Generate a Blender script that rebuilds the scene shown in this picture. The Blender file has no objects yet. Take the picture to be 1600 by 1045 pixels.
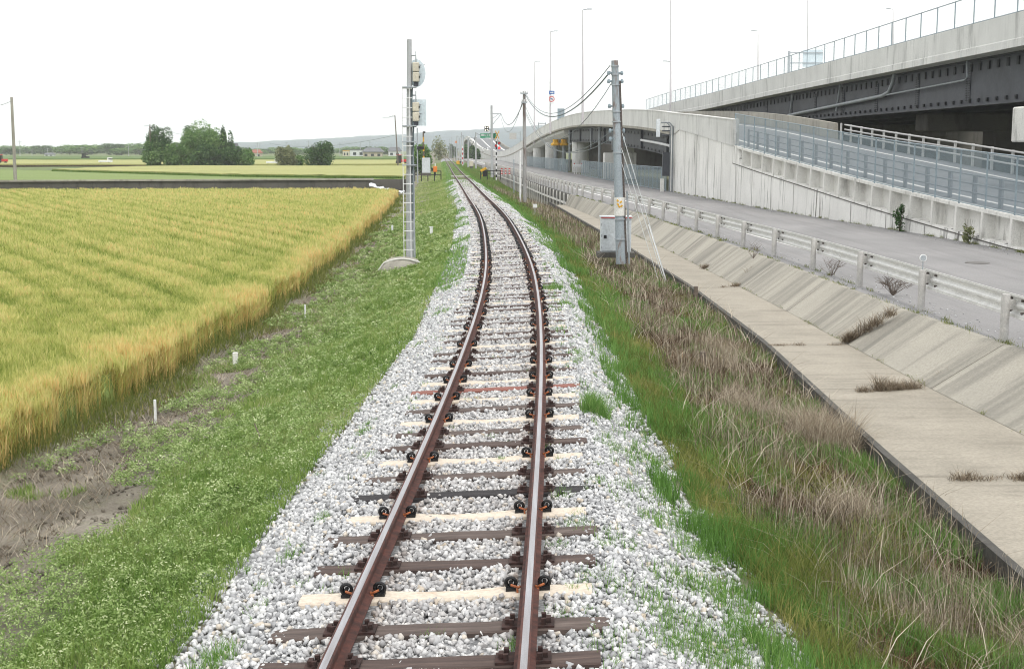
import bpy, math, random
import numpy as np
from mathutils import Vector, Matrix
random.seed(7); rng = np.random.default_rng(7)
S = bpy.context.scene
PI = math.pi
# ------------------------------------------------------------------ camera
F = 2050.0; VH = 233.0; H = 3.0
PITCH = math.atan((522.5 - VH) / F)
cd = bpy.data.cameras.new('camera'); cam = bpy.data.objects.new('camera', cd)
S.collection.objects.link(cam); S.camera = cam
cam.location = (0, 0, H); cam.rotation_euler = (PI / 2 - PITCH, 0, 0)
cd.sensor_width = 36; cd.lens = F / 1600 * 36; cd.clip_start = 0.1; cd.clip_end = 12000
# ------------------------------------------------------------------ world, sun, exposure
SUN_EL, SUN_ROT = math.radians(58), math.radians(-30)
W = bpy.data.worlds.new('World'); S.world = W; W.use_nodes = True
nt = W.node_tree; nt.nodes.clear()
sky = nt.nodes.new('ShaderNodeTexSky'); sky.sky_type = 'NISHITA'; sky.sun_disc = False
sky.sun_elevation = SUN_EL; sky.sun_rotation = SUN_ROT; sky.dust_density = 4
mx = nt.nodes.new('ShaderNodeMix'); mx.data_type = 'RGBA'; mx.inputs[0].default_value = 0.9
mx.inputs[7].default_value = (10.9, 10.95, 10.9, 1)          # even white cloud cover over the sky
bg = nt.nodes.new('ShaderNodeBackground'); bg.inputs[1].default_value = 0.1
wo = nt.nodes.new('ShaderNodeOutputWorld')
nt.links.new(sky.outputs[0], mx.inputs[6]); nt.links.new(mx.outputs[2], bg.inputs[0]); nt.links.new(bg.outputs[0], wo.inputs[0])
sd = bpy.data.lights.new('sun', 'SUN'); sun = bpy.data.objects.new('sun', sd); S.collection.objects.link(sun)
sd.energy = 1.5; sd.angle = math.radians(12); sd.color = (1, .96, .9)
sun.rotation_euler = (math.radians(32), 0, math.radians(30))
S.view_settings.view_transform = 'Standard'; S.view_settings.look = 'None'
S.view_settings.exposure = 0.44; S.view_settings.gamma = 1
S.render.engine = 'CYCLES'
S.cycles.volume_bounces = 1; S.cycles.filter_width = 1.05; S.cycles.max_bounces = 6; S.cycles.transparent_max_bounces = 16

# ------------------------------------------------------------------ layout: photograph pixel -> point on a level plane
def ray(u, v):
    a = (u - 800) / F; b = (522.5 - v) / F
    return Vector((a, math.cos(PITCH) + b * math.sin(PITCH), -math.sin(PITCH) + b * math.cos(PITCH)))
def G(u, v, z):
    d = ray(u, v); t = (z - H) / d.z; return Vector((d.x * t, d.y * t, z))
def A(u, v, Y):
    d = ray(u, v); t = Y / d.y; return Vector((d.x * t, Y, H + d.z * t))
def spline(keys):
    x = np.array([k[0] for k in keys], float); y = np.array([k[1] for k in keys], float); n = len(x)
    h = np.diff(x); M = np.zeros((n, n)); r = np.zeros(n); M[0, 0] = M[-1, -1] = 1
    for i in range(1, n - 1):
        M[i, i - 1] = h[i - 1]; M[i, i] = 2 * (h[i - 1] + h[i]); M[i, i + 1] = h[i]
        r[i] = 6 * ((y[i + 1] - y[i]) / h[i] - (y[i] - y[i - 1]) / h[i - 1])
    m = np.linalg.solve(M, r)
    def f(q):
        q = np.asarray(q, float); qc = np.clip(q, x[0], x[-1]); i = np.clip(np.searchsorted(x, qc) - 1, 0, n - 2)
        a = x[i + 1] - qc; b = qc - x[i]; hh = h[i]
        v = m[i] * a**3 / (6 * hh) + m[i + 1] * b**3 / (6 * hh) + (y[i] / hh - m[i] * hh / 6) * a + (y[i + 1] / hh - m[i + 1] * hh / 6) * b
        s0 = (y[1] - y[0]) / h[0]; s1 = (y[-1] - y[-2]) / h[-1]
        return v + np.where(q < x[0], (q - x[0]) * s0, 0) + np.where(q > x[-1], (q - x[-1]) * s1, 0)
    return f
def lin(keys):
    x = [k[0] for k in keys]; y = [k[1] for k in keys]
    def f(q):
        q = np.asarray(q, float); v = np.interp(q, x, y); s = (y[-1] - y[-2]) / (x[-1] - x[-2])
        return v + np.where(q > x[-1], (q - x[-1]) * s, 0)
    return f
TC = spline([(7, -.5), (12.5, -.31), (20, -.12), (30, -.06), (41, -.27), (58.5, -.89), (76, -1.85), (104, -3.4), (150, -6.0), (205, -9.0), (300, -14.2), (425, -21.1), (600, -31), (1000, -54)])
CANT = lin([(0, .055), (40, .05), (90, 0), (3000, 0)])
BE = lin([(0, -6.9), (16, -6.55), (20.5, -6.2), (30, -5.95), (42, -6.2), (81, -7.9), (112, -9.7), (200, -15), (600, -38)])
BL = lin([(0, -2.45), (8, -2.3), (12.6, -2.2), (22.8, -1.85), (40.9, -2.1), (70.7, -3.1), (120, -6.1), (205, -10.6), (600, -32.8)])
BR = lin([(0, 1.95), (8, 1.85), (12, 1.6), (18, 1.57), (33, 1.6), (50, 1.35), (79, .0), (120, -2.6), (205, -7.4), (600, -29.4)])
AL = lin([(0, 4.6), (11.6, 4.67), (16.5, 4.77), (25.8, 5.08), (36.4, 5.06), (51.7, 4.6), (90.8, 3.0), (150, .2), (205, -3), (600, -25)])
FT = lin([(0, 7.5), (12, 7.1), (17.2, 6.87), (21, 6.7), (25.4, 6.6), (31, 6.5), (36.3, 6.35), (50, 5.9), (63, 5.2), (75, 4.6), (95, 3.35)])
TP = lin([(0, 8.2), (15, 8.05), (20, 7.88), (25.5, 7.55), (37, 7.3), (50, 6.75), (63, 6.15), (75, 5.2), (90, 4.0), (97, 3.4)])
GD = spline([(5, 8.1), (14, 8.05), (21, 7.96), (30, 7.9), (38.4, 7.65), (45.9, 7.22), (54, 6.84), (63, 6.45), (75, 5.6), (86, 4.6), (98, 3.75), (120, 2.4), (138, 1.5), (170, -.4), (250, -5.6), (365, -13), (600, -28)])
WL = spline([(5, 16.2), (25, 16.0), (39.8, 15.5), (51, 14.9), (58.5, 14.2), (68.5, 13.35), (77, 12.85), (95, 11.9), (132, 9.75), (185, 7.0), (249, 2.8), (365, -3.6), (420, -8.5), (600, -20.5), (760, -29)])
ZD = spline([(5, -.1), (20, .2), (39.5, .9), (52, 1.5), (62, 2.2), (77, 3.19), (96, 4.45), (132, 5.7), (160, 6.2), (185, 6.2), (225, 5.1), (260, 3.6), (320, 1.9), (365, 1.2), (420, 1.9), (490, 4.4), (560, 7), (600, 7.6), (650, 7), (760, 3)])
XH = lin([(20, 24.2), (120, 24.0), (136, 23.1), (151, 22), (172, 20.5), (190, 19.1), (240, 15), (300, 11), (400, 5)])
ZH = lin([(20, 9.3), (64, 9.45), (121, 9.55), (136, 9.35), (151, 9.1), (172, 8.87), (190, 8.5), (240, 7.9), (300, 7.0), (400, 6)])   # parapet top

def vnoise(x, y, seed=0, sc=1.0):
    x = np.asarray(x, float) * sc; y = np.asarray(y, float) * sc
    def hsh(i, j):
        n = (i.astype(np.int64) * 374761393 + j.astype(np.int64) * 668265263 + seed * 1274126177) & 0x7fffffff
        n = ((n ^ (n >> 13)) * 1274126177) & 0x7fffffff
        return ((n ^ (n >> 16)) & 0xffff) / 65535.0
    i = np.floor(x); j = np.floor(y); fx = x - i; fy = y - j; fx = fx * fx * (3 - 2 * fx); fy = fy * fy * (3 - 2 * fy)
    a = hsh(i, j); b = hsh(i + 1, j); c = hsh(i, j + 1); d = hsh(i + 1, j + 1)
    return (a * (1 - fx) + b * fx) * (1 - fy) + (c * (1 - fx) + d * fx) * fy
def fbm(x, y, seed=0, sc=1.0):
    return (vnoise(x, y, seed, sc) + .5 * vnoise(x, y, seed + 3, sc * 2.1) + .25 * vnoise(x, y, seed + 9, sc * 4.3)) / 1.75

# terrain cross-section: list of (x function, z value function, subdivisions to next)
def zone_keys(Y):
    Y = np.asarray(Y, float); o = np.ones_like(Y); c = TC(Y); k = CANT(Y); be = BE(Y); bl = BL(Y); br = BR(Y); al = AL(Y); gd = GD(Y)
    al = np.minimum(al, gd - .6)
    near = np.clip((215 - Y) / 40, 0, 1)
    zl = -1.0 * o; zr = (-1.08 - .62 * np.clip((Y - 88) / 20, 0, 1)) * near + -.5 * (1 - near)
    rows = [(-5200 * o, -1 * o), (-900 * o, -1 * o), (-200 * o, -1 * o), (-60 * o + be * .5, -1 * o), (be - 8, zl), (be, zl), (be + .55, -1.02 * o), (be + 1.5, -.93 * o),
            (.5 * (be + 1.5 + bl), -.68 * o), (bl - .25, -.40 * o), (bl, -.34 * o), (c - 1.15, -.055 - 1.15 * k), (c + 1.15, -.055 + 1.15 * k), (br, -.36 * o), (br + .3, -.46 * o),
            (.5 * (br + al), .5 * (zr - .55)), (al - .12, zr), (gd - .3, zr - .04), (gd - .1, -.15 * o), (gd + 30, -.15 * o), (gd + 250, -.2 * o), (1200 + 0 * o, -.3 * o), (5200 * o, -.3 * o)]
    return np.array([r[0] for r in rows]), np.array([r[1] for r in rows])
SUBD = [2, 4, 6, 6, 6, 3, 6, 8, 8, 2, 3, 6, 3, 2, 6, 6, 2, 2, 6, 4, 3, 3]
def rough_amp(i):   # bump height per zone
    return [0, 0, 0, 0, 0, .02, .09, .1, .09, .04, .02, 0, .02, .05, .1, .08, 0, 0, 0, 0, 0, 0][i]
def ground_z(X, Y):
    X = np.asarray(X, float); Y = np.asarray(Y, float); kx, kz = zone_keys(Y); z = np.full(X.shape, -.9); 
    for i in range(len(kx) - 1):
        m = (X >= kx[i]) & (X < kx[i + 1]); t = (X - kx[i]) / np.maximum(kx[i + 1] - kx[i], 1e-3)
        zz = kz[i] * (1 - t) + kz[i + 1] * t + rough_amp(i) * (fbm(X, Y, 5, 1.7) - .5) * np.sin(PI * np.clip(t, 0, 1)) * 1.6
        z = np.where(m, zz, z)
    return z

# ------------------------------------------------------------------ materials
def srgb(r, g, b):
    f = lambda c: (c / 255 / 12.92) if c / 255 <= .04045 else ((c / 255 + .055) / 1.055) ** 2.4
    return (f(r), f(g), f(b), 1)
MATS = {}
def base_mat(name):
    m = bpy.data.materials.new(name); m.use_nodes = True; n = m.node_tree; b = n.nodes['Principled BSDF']
    return m, n, b
def nn(n, t, **kw):
    o = n.nodes.new(t)
    for k, v in kw.items(): setattr(o, k, v)
    return o
def ramp(n, fac, stops, interp='LINEAR'):
    r = n.nodes.new('ShaderNodeValToRGB'); r.color_ramp.interpolation = interp; e = r.color_ramp.elements
    e[0].position, e[0].color = stops[0]; e[1].position, e[1].color = stops[1]
    for p, c in stops[2:]:
        q = e.new(p); q.color = c
    n.links.new(fac, r.inputs[0]); return r
def noise(n, scale, detail=4, stretch=None, rough=.55, coord='Object', off=0):
    tc = n.nodes.new('ShaderNodeTexCoord'); mp = n.nodes.new('ShaderNodeMapping'); mp.inputs['Scale'].default_value = stretch or (1, 1, 1)
    mp.inputs['Location'].default_value = (off, off, off)
    n.links.new(tc.outputs[coord], mp.inputs[0]); t = n.nodes.new('ShaderNodeTexNoise')
    t.inputs['Scale'].default_value = scale; t.inputs['Detail'].default_value = detail; t.inputs['Roughness'].default_value = rough
    n.links.new(mp.outputs[0], t.inputs['Vector']); return t.outputs[0]
def mixc(n, fac, a, b, mode='MIX'):
    m = n.nodes.new('ShaderNodeMix'); m.data_type = 'RGBA'; m.blend_type = mode
    for i, v in ((0, fac), (6, a), (7, b)):
        if hasattr(v, 'links') or hasattr(v, 'is_output'): n.links.new(v, m.inputs[i])
        else: m.inputs[i].default_value = v
    return m.outputs[2]
def bump(n, b, h, strength=.3, dist=.02):
    k = n.nodes.new('ShaderNodeBump'); k.inputs['Strength'].default_value = strength; k.inputs['Distance'].default_value = dist
    n.links.new(h, k.inputs['Height']); n.links.new(k.outputs[0], b.inputs['Normal'])
def mat(name, c1, c2=None, scale=5, rough=.8, metal=0, bmp=.15, bdist=.01, stretch=None, lo=.35, hi=.65, spec=None):
    if name in MATS: return MATS[name]
    m, n, b = base_mat(name); c2 = c2 or c1
    f = noise(n, scale, 6, stretch); r = ramp(n, f, [(lo, c1), (hi, c2)])
    f2 = noise(n, scale * 7, 4, off=3.3); r2 = ramp(n, f2, [(.3, (.82, .82, .82, 1)), (.7, (1.1, 1.1, 1.1, 1))])
    n.links.new(mixc(n, 1.0, r.outputs[0], r2.outputs[0], 'MULTIPLY'), b.inputs['Base Color'])
    b.inputs['Roughness'].default_value = rough; b.inputs['Metallic'].default_value = metal
    if spec is not None: b.inputs['Specular IOR Level'].default_value = spec
    if bmp: bump(n, b, f2, bmp, bdist)
    MATS[name] = m; return m
def concrete(name, c1, c2, streak=(.3, .3, .05), sscale=3.0, dark=(.12, .115, .105, 1), amt=.5, big=.35, lo=.5, hi=.72, mask=None):
    m, n, b = base_mat(name)
    f = noise(n, big, 5); base = ramp(n, f, [(.3, c1), (.7, c2)]).outputs[0]
    s = noise(n, sscale, 6, streak, .65, off=7); sr = ramp(n, s, [(lo, (0, 0, 0, 1)), (hi, (amt, amt, amt, 1))]).outputs[0]
    if mask:
        mk = ramp(n, noise(n, mask, 3, off=21), [(.42, (.12, .12, .12, 1)), (.6, (1, 1, 1, 1))]).outputs[0]; sr = mixc(n, 1.0, sr, mk, 'MULTIPLY')
    c = mixc(n, sr, base, dark)
    g = noise(n, 28, 5, off=1.5); gr = ramp(n, g, [(.3, (.82, .82, .82, 1)), (.7, (1.12, 1.12, 1.12, 1))]).outputs[0]
    n.links.new(mixc(n, 1.0, c, gr, 'MULTIPLY'), b.inputs['Base Color']); b.inputs['Roughness'].default_value = .88
    bump(n, b, g, .25, .01); MATS[name] = m; return m
def veg(name, stops, transl=.35):
    """leaf / stalk material; colour from a per-blade random value stored on the mesh"""
    m, n, b = base_mat(name); n.nodes.remove(b)
    at = n.nodes.new('ShaderNodeAttribute'); at.attribute_name = 'tone'
    r = ramp(n, at.outputs['Fac'], stops)
    d = n.nodes.new('ShaderNodeBsdfDiffuse'); t = n.nodes.new('ShaderNodeBsdfTranslucent'); mix = n.nodes.new('ShaderNodeMixShader')
    n.links.new(r.outputs[0], d.inputs[0]); n.links.new(r.outputs[0], t.inputs[0]); mix.inputs[0].default_value = transl
    n.links.new(d.outputs[0], mix.inputs[1]); n.links.new(t.outputs[0], mix.inputs[2])
    n.links.new(mix.outputs[0], n.nodes['Material Output'].inputs[0]); MATS[name] = m; return m

# ------------------------------------------------------------------ mesh helpers
class MB:
    def __init__(s): s.v = []; s.f = []
    def add(s, vs, fs):
        o = len(s.v); s.v += [tuple(v) for v in vs]; s.f += [tuple(i + o for i in f) for f in fs]; return s
    def box(s, c, d, rz=0, M=None, bev=0):
        x, y, z = d[0] / 2, d[1] / 2, d[2] / 2; R = M or Matrix.Rotation(rz, 3, 'Z'); c = Vector(c)
        if bev:
            b = min(bev, x * .9, y * .9, z * .9); vs = []
            for sx in (-1, 1):
                for sy in (-1, 1):
                    for sz in (-1, 1):
                        vs += [(sx * (x - b), sy * (y - b), sz * z), (sx * (x - b), sy * y, sz * (z - b)), (sx * x, sy * (y - b), sz * (z - b))]
            import bmesh
            bm = bmesh.new(); bv = [bm.verts.new(v) for v in vs]; bmesh.ops.convex_hull(bm, input=bv)
            bm.verts.index_update(); s.add([R @ v.co + c for v in bm.verts], [[v.index for v in f.verts] for f in bm.faces]); bm.free(); return s
        vs = [R @ Vector((a * x, b * y, e * z)) + c for a in (-1, 1) for b in (-1, 1) for e in (-1, 1)]
        return s.add(vs, [(0, 1, 3, 2), (4, 6, 7, 5), (0, 4, 5, 1), (2, 3, 7, 6), (0, 2, 6, 4), (1, 5, 7, 3)])
    def tube(s, pts, r, n=8, r2=None, cap=True):
        pts = [Vector(p) for p in pts]; k = len(pts); rs = [r + ((r2 if r2 is not None else r) - r) * i / (k - 1) for i in range(k)]
        rings = []; prev = None
        for i, p in enumerate(pts):
            t = (pts[min(i + 1, k - 1)] - pts[max(i - 1, 0)]).normalized()
            if prev is None: a = t.orthogonal().normalized()
            else:
                a = prev - t * prev.dot(t); a = a.normalized() if a.length > 1e-6 else t.orthogonal().normalized()
            prev = a; b = t.cross(a)
            rings.append([p + (a * math.cos(2 * PI * j / n) + b * math.sin(2 * PI * j / n)) * rs[i] for j in range(n)])
        o = len(s.v); s.v += [tuple(v) for R in rings for v in R]
        for i in range(k - 1):
            for j in range(n):
                a = o + i * n + j; b = o + i * n + (j + 1) % n; s.f.append((a, b, b + n, a + n))
        if cap: s.f.append(tuple(o + j for j in range(n))[::-1]); s.f.append(tuple(o + (k - 1) * n + j for j in range(n)))
        return s
    def bar(s, a, b, w, h):
        a, b = Vector(a), Vector(b); d = b - a; L = d.length; q = d.to_track_quat('Y', 'Z').to_matrix()
        return s.box((a + b) / 2, (w, L, h), M=q)
    def sweep(s, path, prof, closed=True, cap=True):
        """path: points; prof: (sideways to the right, up)"""
        path = [Vector(p) for p in path]; k = len(path); n = len(prof(0)) if callable(prof) else len(prof); o = len(s.v)
        for i, p in enumerate(path):
            d = path[min(i + 1, k - 1)] - path[max(i - 1, 0)]; d.z = 0; d.normalize(); r = Vector((d.y, -d.x, 0))
            pr = prof(i) if callable(prof) else prof
            for (a, b) in pr: s.v.append(tuple(p + r * a + Vector((0, 0, b))))
        m = n if closed else n - 1
        for i in range(k - 1):
            for j in range(m):
                a = o + i * n + j; b = o + i * n + (j + 1) % n; s.f.append((a, b, b + n, a + n))
        if cap and closed: s.f.append(tuple(o + j for j in range(n))[::-1]); s.f.append(tuple(o + (k - 1) * n + j for j in range(n)))
        return s
    def lathe(s, c, prof, n=16):
        c = Vector(c); o = len(s.v); k = len(prof)
        for (r, z) in prof:
            for j in range(n): s.v.append(tuple(c + Vector((r * math.cos(2 * PI * j / n), r * math.sin(2 * PI * j / n), z))))
        for i in range(k - 1):
            for j in range(n):
                a = o + i * n + j; b = o + i * n + (j + 1) % n; s.f.append((a, b, b + n, a + n))
        s.f.append(tuple(o + j for j in range(n))[::-1]); s.f.append(tuple(o + (k - 1) * n + j for j in range(n))); return s
    def disc(s, c, r, t, axis='Y', n=20, ry=None):
        ry = ry or r; c = Vector(c); o = len(s.v)
        for sg in (-.5, .5):
            for j in range(n):
                a, b = r * math.cos(2 * PI * j / n), ry * math.sin(2 * PI * j / n)
                s.v.append(tuple(c + (Vector((a, sg * t, b)) if axis == 'Y' else Vector((a, b, sg * t)) if axis == 'Z' else Vector((sg * t, a, b)))))
        s.f.append(tuple(o + j for j in range(n))); s.f.append(tuple(o + n + j for j in range(n))[::-1])
        for j in range(n):
            a = o + j; b = o + (j + 1) % n; s.f.append((a, a + n, b + n, b))
        return s
    def build(s, name, m, parent=None, smooth=False, recalc=True):
        me = bpy.data.meshes.new(name)
        if parent is not None:
            L = world_loc(parent); vs = [(v[0] - L.x, v[1] - L.y, v[2] - L.z) for v in s.v]
        else: vs = s.v
        me.from_pydata(vs, [], s.f)
        if recalc:
            import bmesh
            bm = bmesh.new(); bm.from_mesh(me); bmesh.ops.recalc_face_normals(bm, faces=bm.faces); bm.to_mesh(me); bm.free()
        me.materials.append(MATS[m] if isinstance(m, str) else m)
        if smooth:
            me.shade_smooth(); me.set_sharp_from_angle(angle=math.radians(40))
        o = bpy.data.objects.new(name, me); S.collection.objects.link(o)
        if parent is not None: o.parent = parent
        return o
def world_loc(o):
    L = Vector(o.location)
    while o.parent: o = o.parent; L += Vector(o.location)
    return L
def tag(o, label=None, cat=None, group=None, kind=None):
    if label: o['label'] = label
    if cat: o['category'] = cat
    if group: o['group'] = group
    if kind: o['kind'] = kind
    return o
def thing(name, loc, label, cat, group=None, rz=0):
    o = bpy.data.objects.new(name, None); S.collection.objects.link(o); o.location = loc; o.rotation_euler.z = rz; o.empty_display_size = .2
    return tag(o, label, cat, group)
def copy_tree(o, parent=None):
    c = o.copy(); S.collection.objects.link(c)
    if parent: c.parent = parent
    for ch in o.children: copy_tree(ch, c)
    return c
def mass(name, V, Fc, m, tone=None, parent=None, smooth=False):
    """numpy arrays straight into one mesh (triangles or quads)"""
    V = np.asarray(V, np.float32); Fc = np.asarray(Fc, np.int32); me = bpy.data.meshes.new(name); k = Fc.shape[1]
    me.vertices.add(len(V)); me.vertices.foreach_set('co', V.ravel())
    me.loops.add(Fc.size); me.loops.foreach_set('vertex_index', Fc.ravel())
    me.polygons.add(len(Fc)); me.polygons.foreach_set('loop_start', np.arange(0, Fc.size, k, dtype=np.int32))
    me.polygons.foreach_set('loop_total', np.full(len(Fc), k, np.int32))
    if tone is not None:
        a = me.attributes.new('tone', 'FLOAT', 'POINT'); a.data.foreach_set('value', np.asarray(tone, np.float32))
    me.update(calc_edges=True)
    if smooth: me.shade_smooth()
    me.materials.append(MATS[m] if isinstance(m, str) else m)
    o = bpy.data.objects.new(name, me); S.collection.objects.link(o)
    if parent is not None: o.parent = parent
    return o
def struct(o): return tag(o, kind='structure')

# ------------------------------------------------------------------ material library
concrete('concrete_wall', srgb(236, 235, 231), srgb(216, 215, 211), (1, 1, .07), 3.2, srgb(70, 68, 64), .95, lo=.54, hi=.66, mask=.32)
concrete('concrete_parapet', srgb(220, 220, 217), srgb(202, 202, 199), (1, 1, .1), 2.6, srgb(96, 97, 96), .7, mask=.3)
concrete('concrete_old', srgb(168, 164, 152), srgb(146, 143, 134), (1, 1, .15), 2.0, srgb(84, 80, 72), .6)
concrete('concrete_flat', srgb(162, 155, 142), srgb(143, 137, 125), (.2, 2.2, 1), 2.4, srgb(108, 102, 92), .7, big=.8, mask=.9)
concrete('concrete_slope', srgb(172, 167, 155), srgb(154, 150, 140), (.09, 1, .09), 1.5, srgb(100, 98, 92), .75, lo=.44, hi=.68)
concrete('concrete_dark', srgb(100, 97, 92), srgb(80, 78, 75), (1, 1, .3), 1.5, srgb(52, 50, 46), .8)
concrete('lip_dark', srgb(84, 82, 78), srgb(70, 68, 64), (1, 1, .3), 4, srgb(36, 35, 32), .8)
concrete('concrete_pole', srgb(182, 185, 187), srgb(166, 169, 171), (1, 1, .06), 5, srgb(110, 98, 88), .5)
concrete('concrete_sleeper', srgb(214, 202, 186), srgb(194, 183, 168), (1, 1, 1), 6, srgb(168, 138, 110), .5, lo=.55, hi=.7)
concrete('concrete_white', srgb(226, 225, 220), srgb(210, 209, 204), (1, 1, .12), 3, srgb(104, 102, 96), .7, lo=.52, hi=.68, mask=.8)
concrete('asphalt', srgb(146, 144, 144), srgb(130, 129, 129), (1, .06, 1), 1.6, srgb(104, 103, 103), .5, big=.25, lo=.45, hi=.7)
mat('asphalt_ramp', srgb(120, 122, 125), srgb(108, 110, 113), .6, .92, bmp=.2, bdist=.004)
mat('road_paint', srgb(232, 232, 230), srgb(214, 214, 212), 6, .7, bmp=.05)
mat('lamp_post_pale', srgb(206, 202, 206), srgb(196, 192, 196), 3, .6, .1, 0)
mat('galvanised', srgb(176, 182, 186), srgb(156, 162, 168), 8, .5, .35, .03)
mat('guard_steel', srgb(228, 228, 226), srgb(212, 212, 210), 5, .4, .15, .03)
mat('guard_post_paint', srgb(186, 184, 180), srgb(168, 166, 163), 6, .6, .1, .05)
mat('fence_steel', srgb(150, 164, 172), srgb(132, 146, 154), 8, .55, .3, .03)
mat('dark_steel', srgb(70, 73, 80), srgb(56, 59, 65), .8, .6, .15, .05)
mat('black_steel', srgb(42, 44, 48), srgb(30, 32, 35), 3, .7, 0, .05)
mat('rail_rust', srgb(96, 58, 50), srgb(62, 42, 38), 14, .85, .05, .2, .003)
mat('rail_top', srgb(178, 178, 182), srgb(150, 146, 148), 20, .34, .8, .02, .001, (1, .05, 1))
mat('fastener_black', srgb(34, 34, 36), srgb(22, 22, 24), 20, .5, .1, .05)
mat('fastener_grey', srgb(112, 104, 100), srgb(70, 62, 58), 20, .6, .2, .05)
mat('fastener_orange', srgb(190, 112, 66), srgb(146, 84, 52), 20, .7, 0, .05)
mat('plate_rust', srgb(72, 50, 46), srgb(48, 36, 34), 20, .9, .1, .2, .003)
mat('cable_black', srgb(98, 110, 114), srgb(88, 98, 102), 5, .6, 0, 0)
mat('cable_pale', srgb(200, 204, 204), srgb(176, 180, 180), 5, .6, 0, 0)
mat('cabinet_paint', srgb(212, 218, 222), srgb(198, 204, 208), 2, .5, .05, .03)
mat('cream_paint', srgb(208, 202, 184), srgb(190, 184, 168), 3, .5, 0, .03)
mat('pale_sheet', srgb(214, 226, 232), srgb(200, 214, 222), 2, .5, .1, .02)
mat('yellow_paint', srgb(226, 176, 44), srgb(198, 148, 40), 6, .6, 0, .05)
mat('orange_paint', srgb(232, 140, 58), srgb(216, 122, 50), 6, .6, 0, .05)
mat('red_paint', srgb(200, 50, 48), srgb(176, 40, 40), 6, .6, 0, .05)
mat('blue_paint', srgb(44, 104, 176), srgb(38, 92, 160), 6, .5, 0, .02)
mat('green_sign', srgb(20, 140, 96), srgb(18, 126, 88), 6, .5, 0, .02)
mat('white_paint', srgb(232, 233, 233), srgb(218, 219, 220), 6, .5, 0, .03)
mat('black_paint', srgb(30, 30, 32), srgb(22, 22, 24), 6, .5, 0, .03)
mat('glass_dark', srgb(40, 48, 56), srgb(30, 36, 44), 3, .15, 0, 0)
mat('roof_tile', srgb(112, 114, 120), srgb(92, 94, 100), 2, .7, 0, .1)
mat('house_wall', srgb(196, 184, 168), srgb(178, 166, 150), 1, .8, 0, .05)
mat('bark', srgb(92, 80, 68), srgb(66, 58, 50), 6, .95, 0, .5, .02, (1, 1, .2))
mat('plastic_white', srgb(228, 232, 236), srgb(208, 212, 218), 3, .5, 0, .1)
mat('pipe_grey', srgb(150, 156, 160), srgb(132, 138, 142), 3, .5, .1, .03)
mat('brown_stake', srgb(120, 108, 98), srgb(96, 86, 78), 12, .9, 0, .2, .01)
mat('hazy_hill_wood', srgb(62, 86, 102), srgb(40, 64, 78), .012, 1, 0, .6, 6, lo=.4, hi=.6)  # wooded hills with the blue of distant haze mixed into their colour
mat('crop_gold', srgb(166, 164, 104), srgb(140, 144, 84), .5, 1, 0, .5, .1, (.12, 1, 1))
mat('crop_green', srgb(122, 138, 76), srgb(108, 126, 66), .5, 1, 0, .5, .1, (.1, 1, 1))
mat('crop_dark', srgb(88, 112, 46), srgb(70, 96, 38), 1, 1, 0, .5, .1)
def wood_mat(name, a, b, c):
    m, n, p = base_mat(name); f = noise(n, 5, 8, (.35, 4, 4), .7); r = ramp(n, f, [(.3, a), (.55, b), (.72, c)])
    n.links.new(r.outputs[0], p.inputs['Base Color']); p.inputs['Roughness'].default_value = .9; bump(n, p, f, .6, .01); MATS[name] = m
wood_mat('old_wood', srgb(58, 50, 47), srgb(92, 80, 75), srgb(122, 110, 104))
wood_mat('brown_wood', srgb(52, 42, 40), srgb(82, 68, 63), srgb(108, 92, 84))
wood_mat('black_wood', srgb(30, 28, 30), srgb(46, 44, 46), srgb(70, 64, 64))
wood_mat('red_wood', srgb(108, 68, 60), srgb(136, 88, 78), srgb(156, 110, 98))
concrete('coated_pole', srgb(160, 169, 175), srgb(140, 150, 157), (1, 1, .25), 3.2, srgb(122, 102, 92), .8, lo=.55, hi=.62)
# translucent wire mesh panels: real holes by procedural grid
def mesh_mat(name, col, cell, wire):
    m, n, b = base_mat(name); b.inputs['Base Color'].default_value = col; b.inputs['Metallic'].default_value = .2; b.inputs['Roughness'].default_value = .5
    tc = nn(n, 'ShaderNodeTexCoord'); sp = nn(n, 'ShaderNodeSeparateXYZ'); n.links.new(tc.outputs['UV'], sp.inputs[0])
    def line(out, a, bb):
        s = nn(n, 'ShaderNodeMath', operation='MULTIPLY'); n.links.new(out, s.inputs[0]); s.inputs[1].default_value = 1 / cell
        fr = nn(n, 'ShaderNodeMath', operation='FRACT'); n.links.new(s.outputs[0], fr.inputs[0])
        lt = nn(n, 'ShaderNodeMath', operation='LESS_THAN'); n.links.new(fr.outputs[0], lt.inputs[0]); lt.inputs[1].default_value = wire / cell; return lt.outputs[0]
    u, v = sp.outputs[0], sp.outputs[1]
    ad = nn(n, 'ShaderNodeMath', operation='ADD'); n.links.new(u, ad.inputs[0]); n.links.new(v, ad.inputs[1])
    sb = nn(n, 'ShaderNodeMath', operation='SUBTRACT'); n.links.new(u, sb.inputs[0]); n.links.new(v, sb.inputs[1])
    mxx = nn(n, 'ShaderNodeMath', operation='MAXIMUM'); n.links.new(line(ad.outputs[0], 0, 0), mxx.inputs[0]); n.links.new(line(sb.outputs[0], 0, 0), mxx.inputs[1])
    n.links.new(mxx.outputs[0], b.inputs['Alpha']); MATS[name] = m
mesh_mat('wire_mesh', srgb(134, 152, 162), .06, .0155)
mesh_mat('wire_mesh_fine', srgb(160, 178, 186), .07, .0075)
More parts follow.
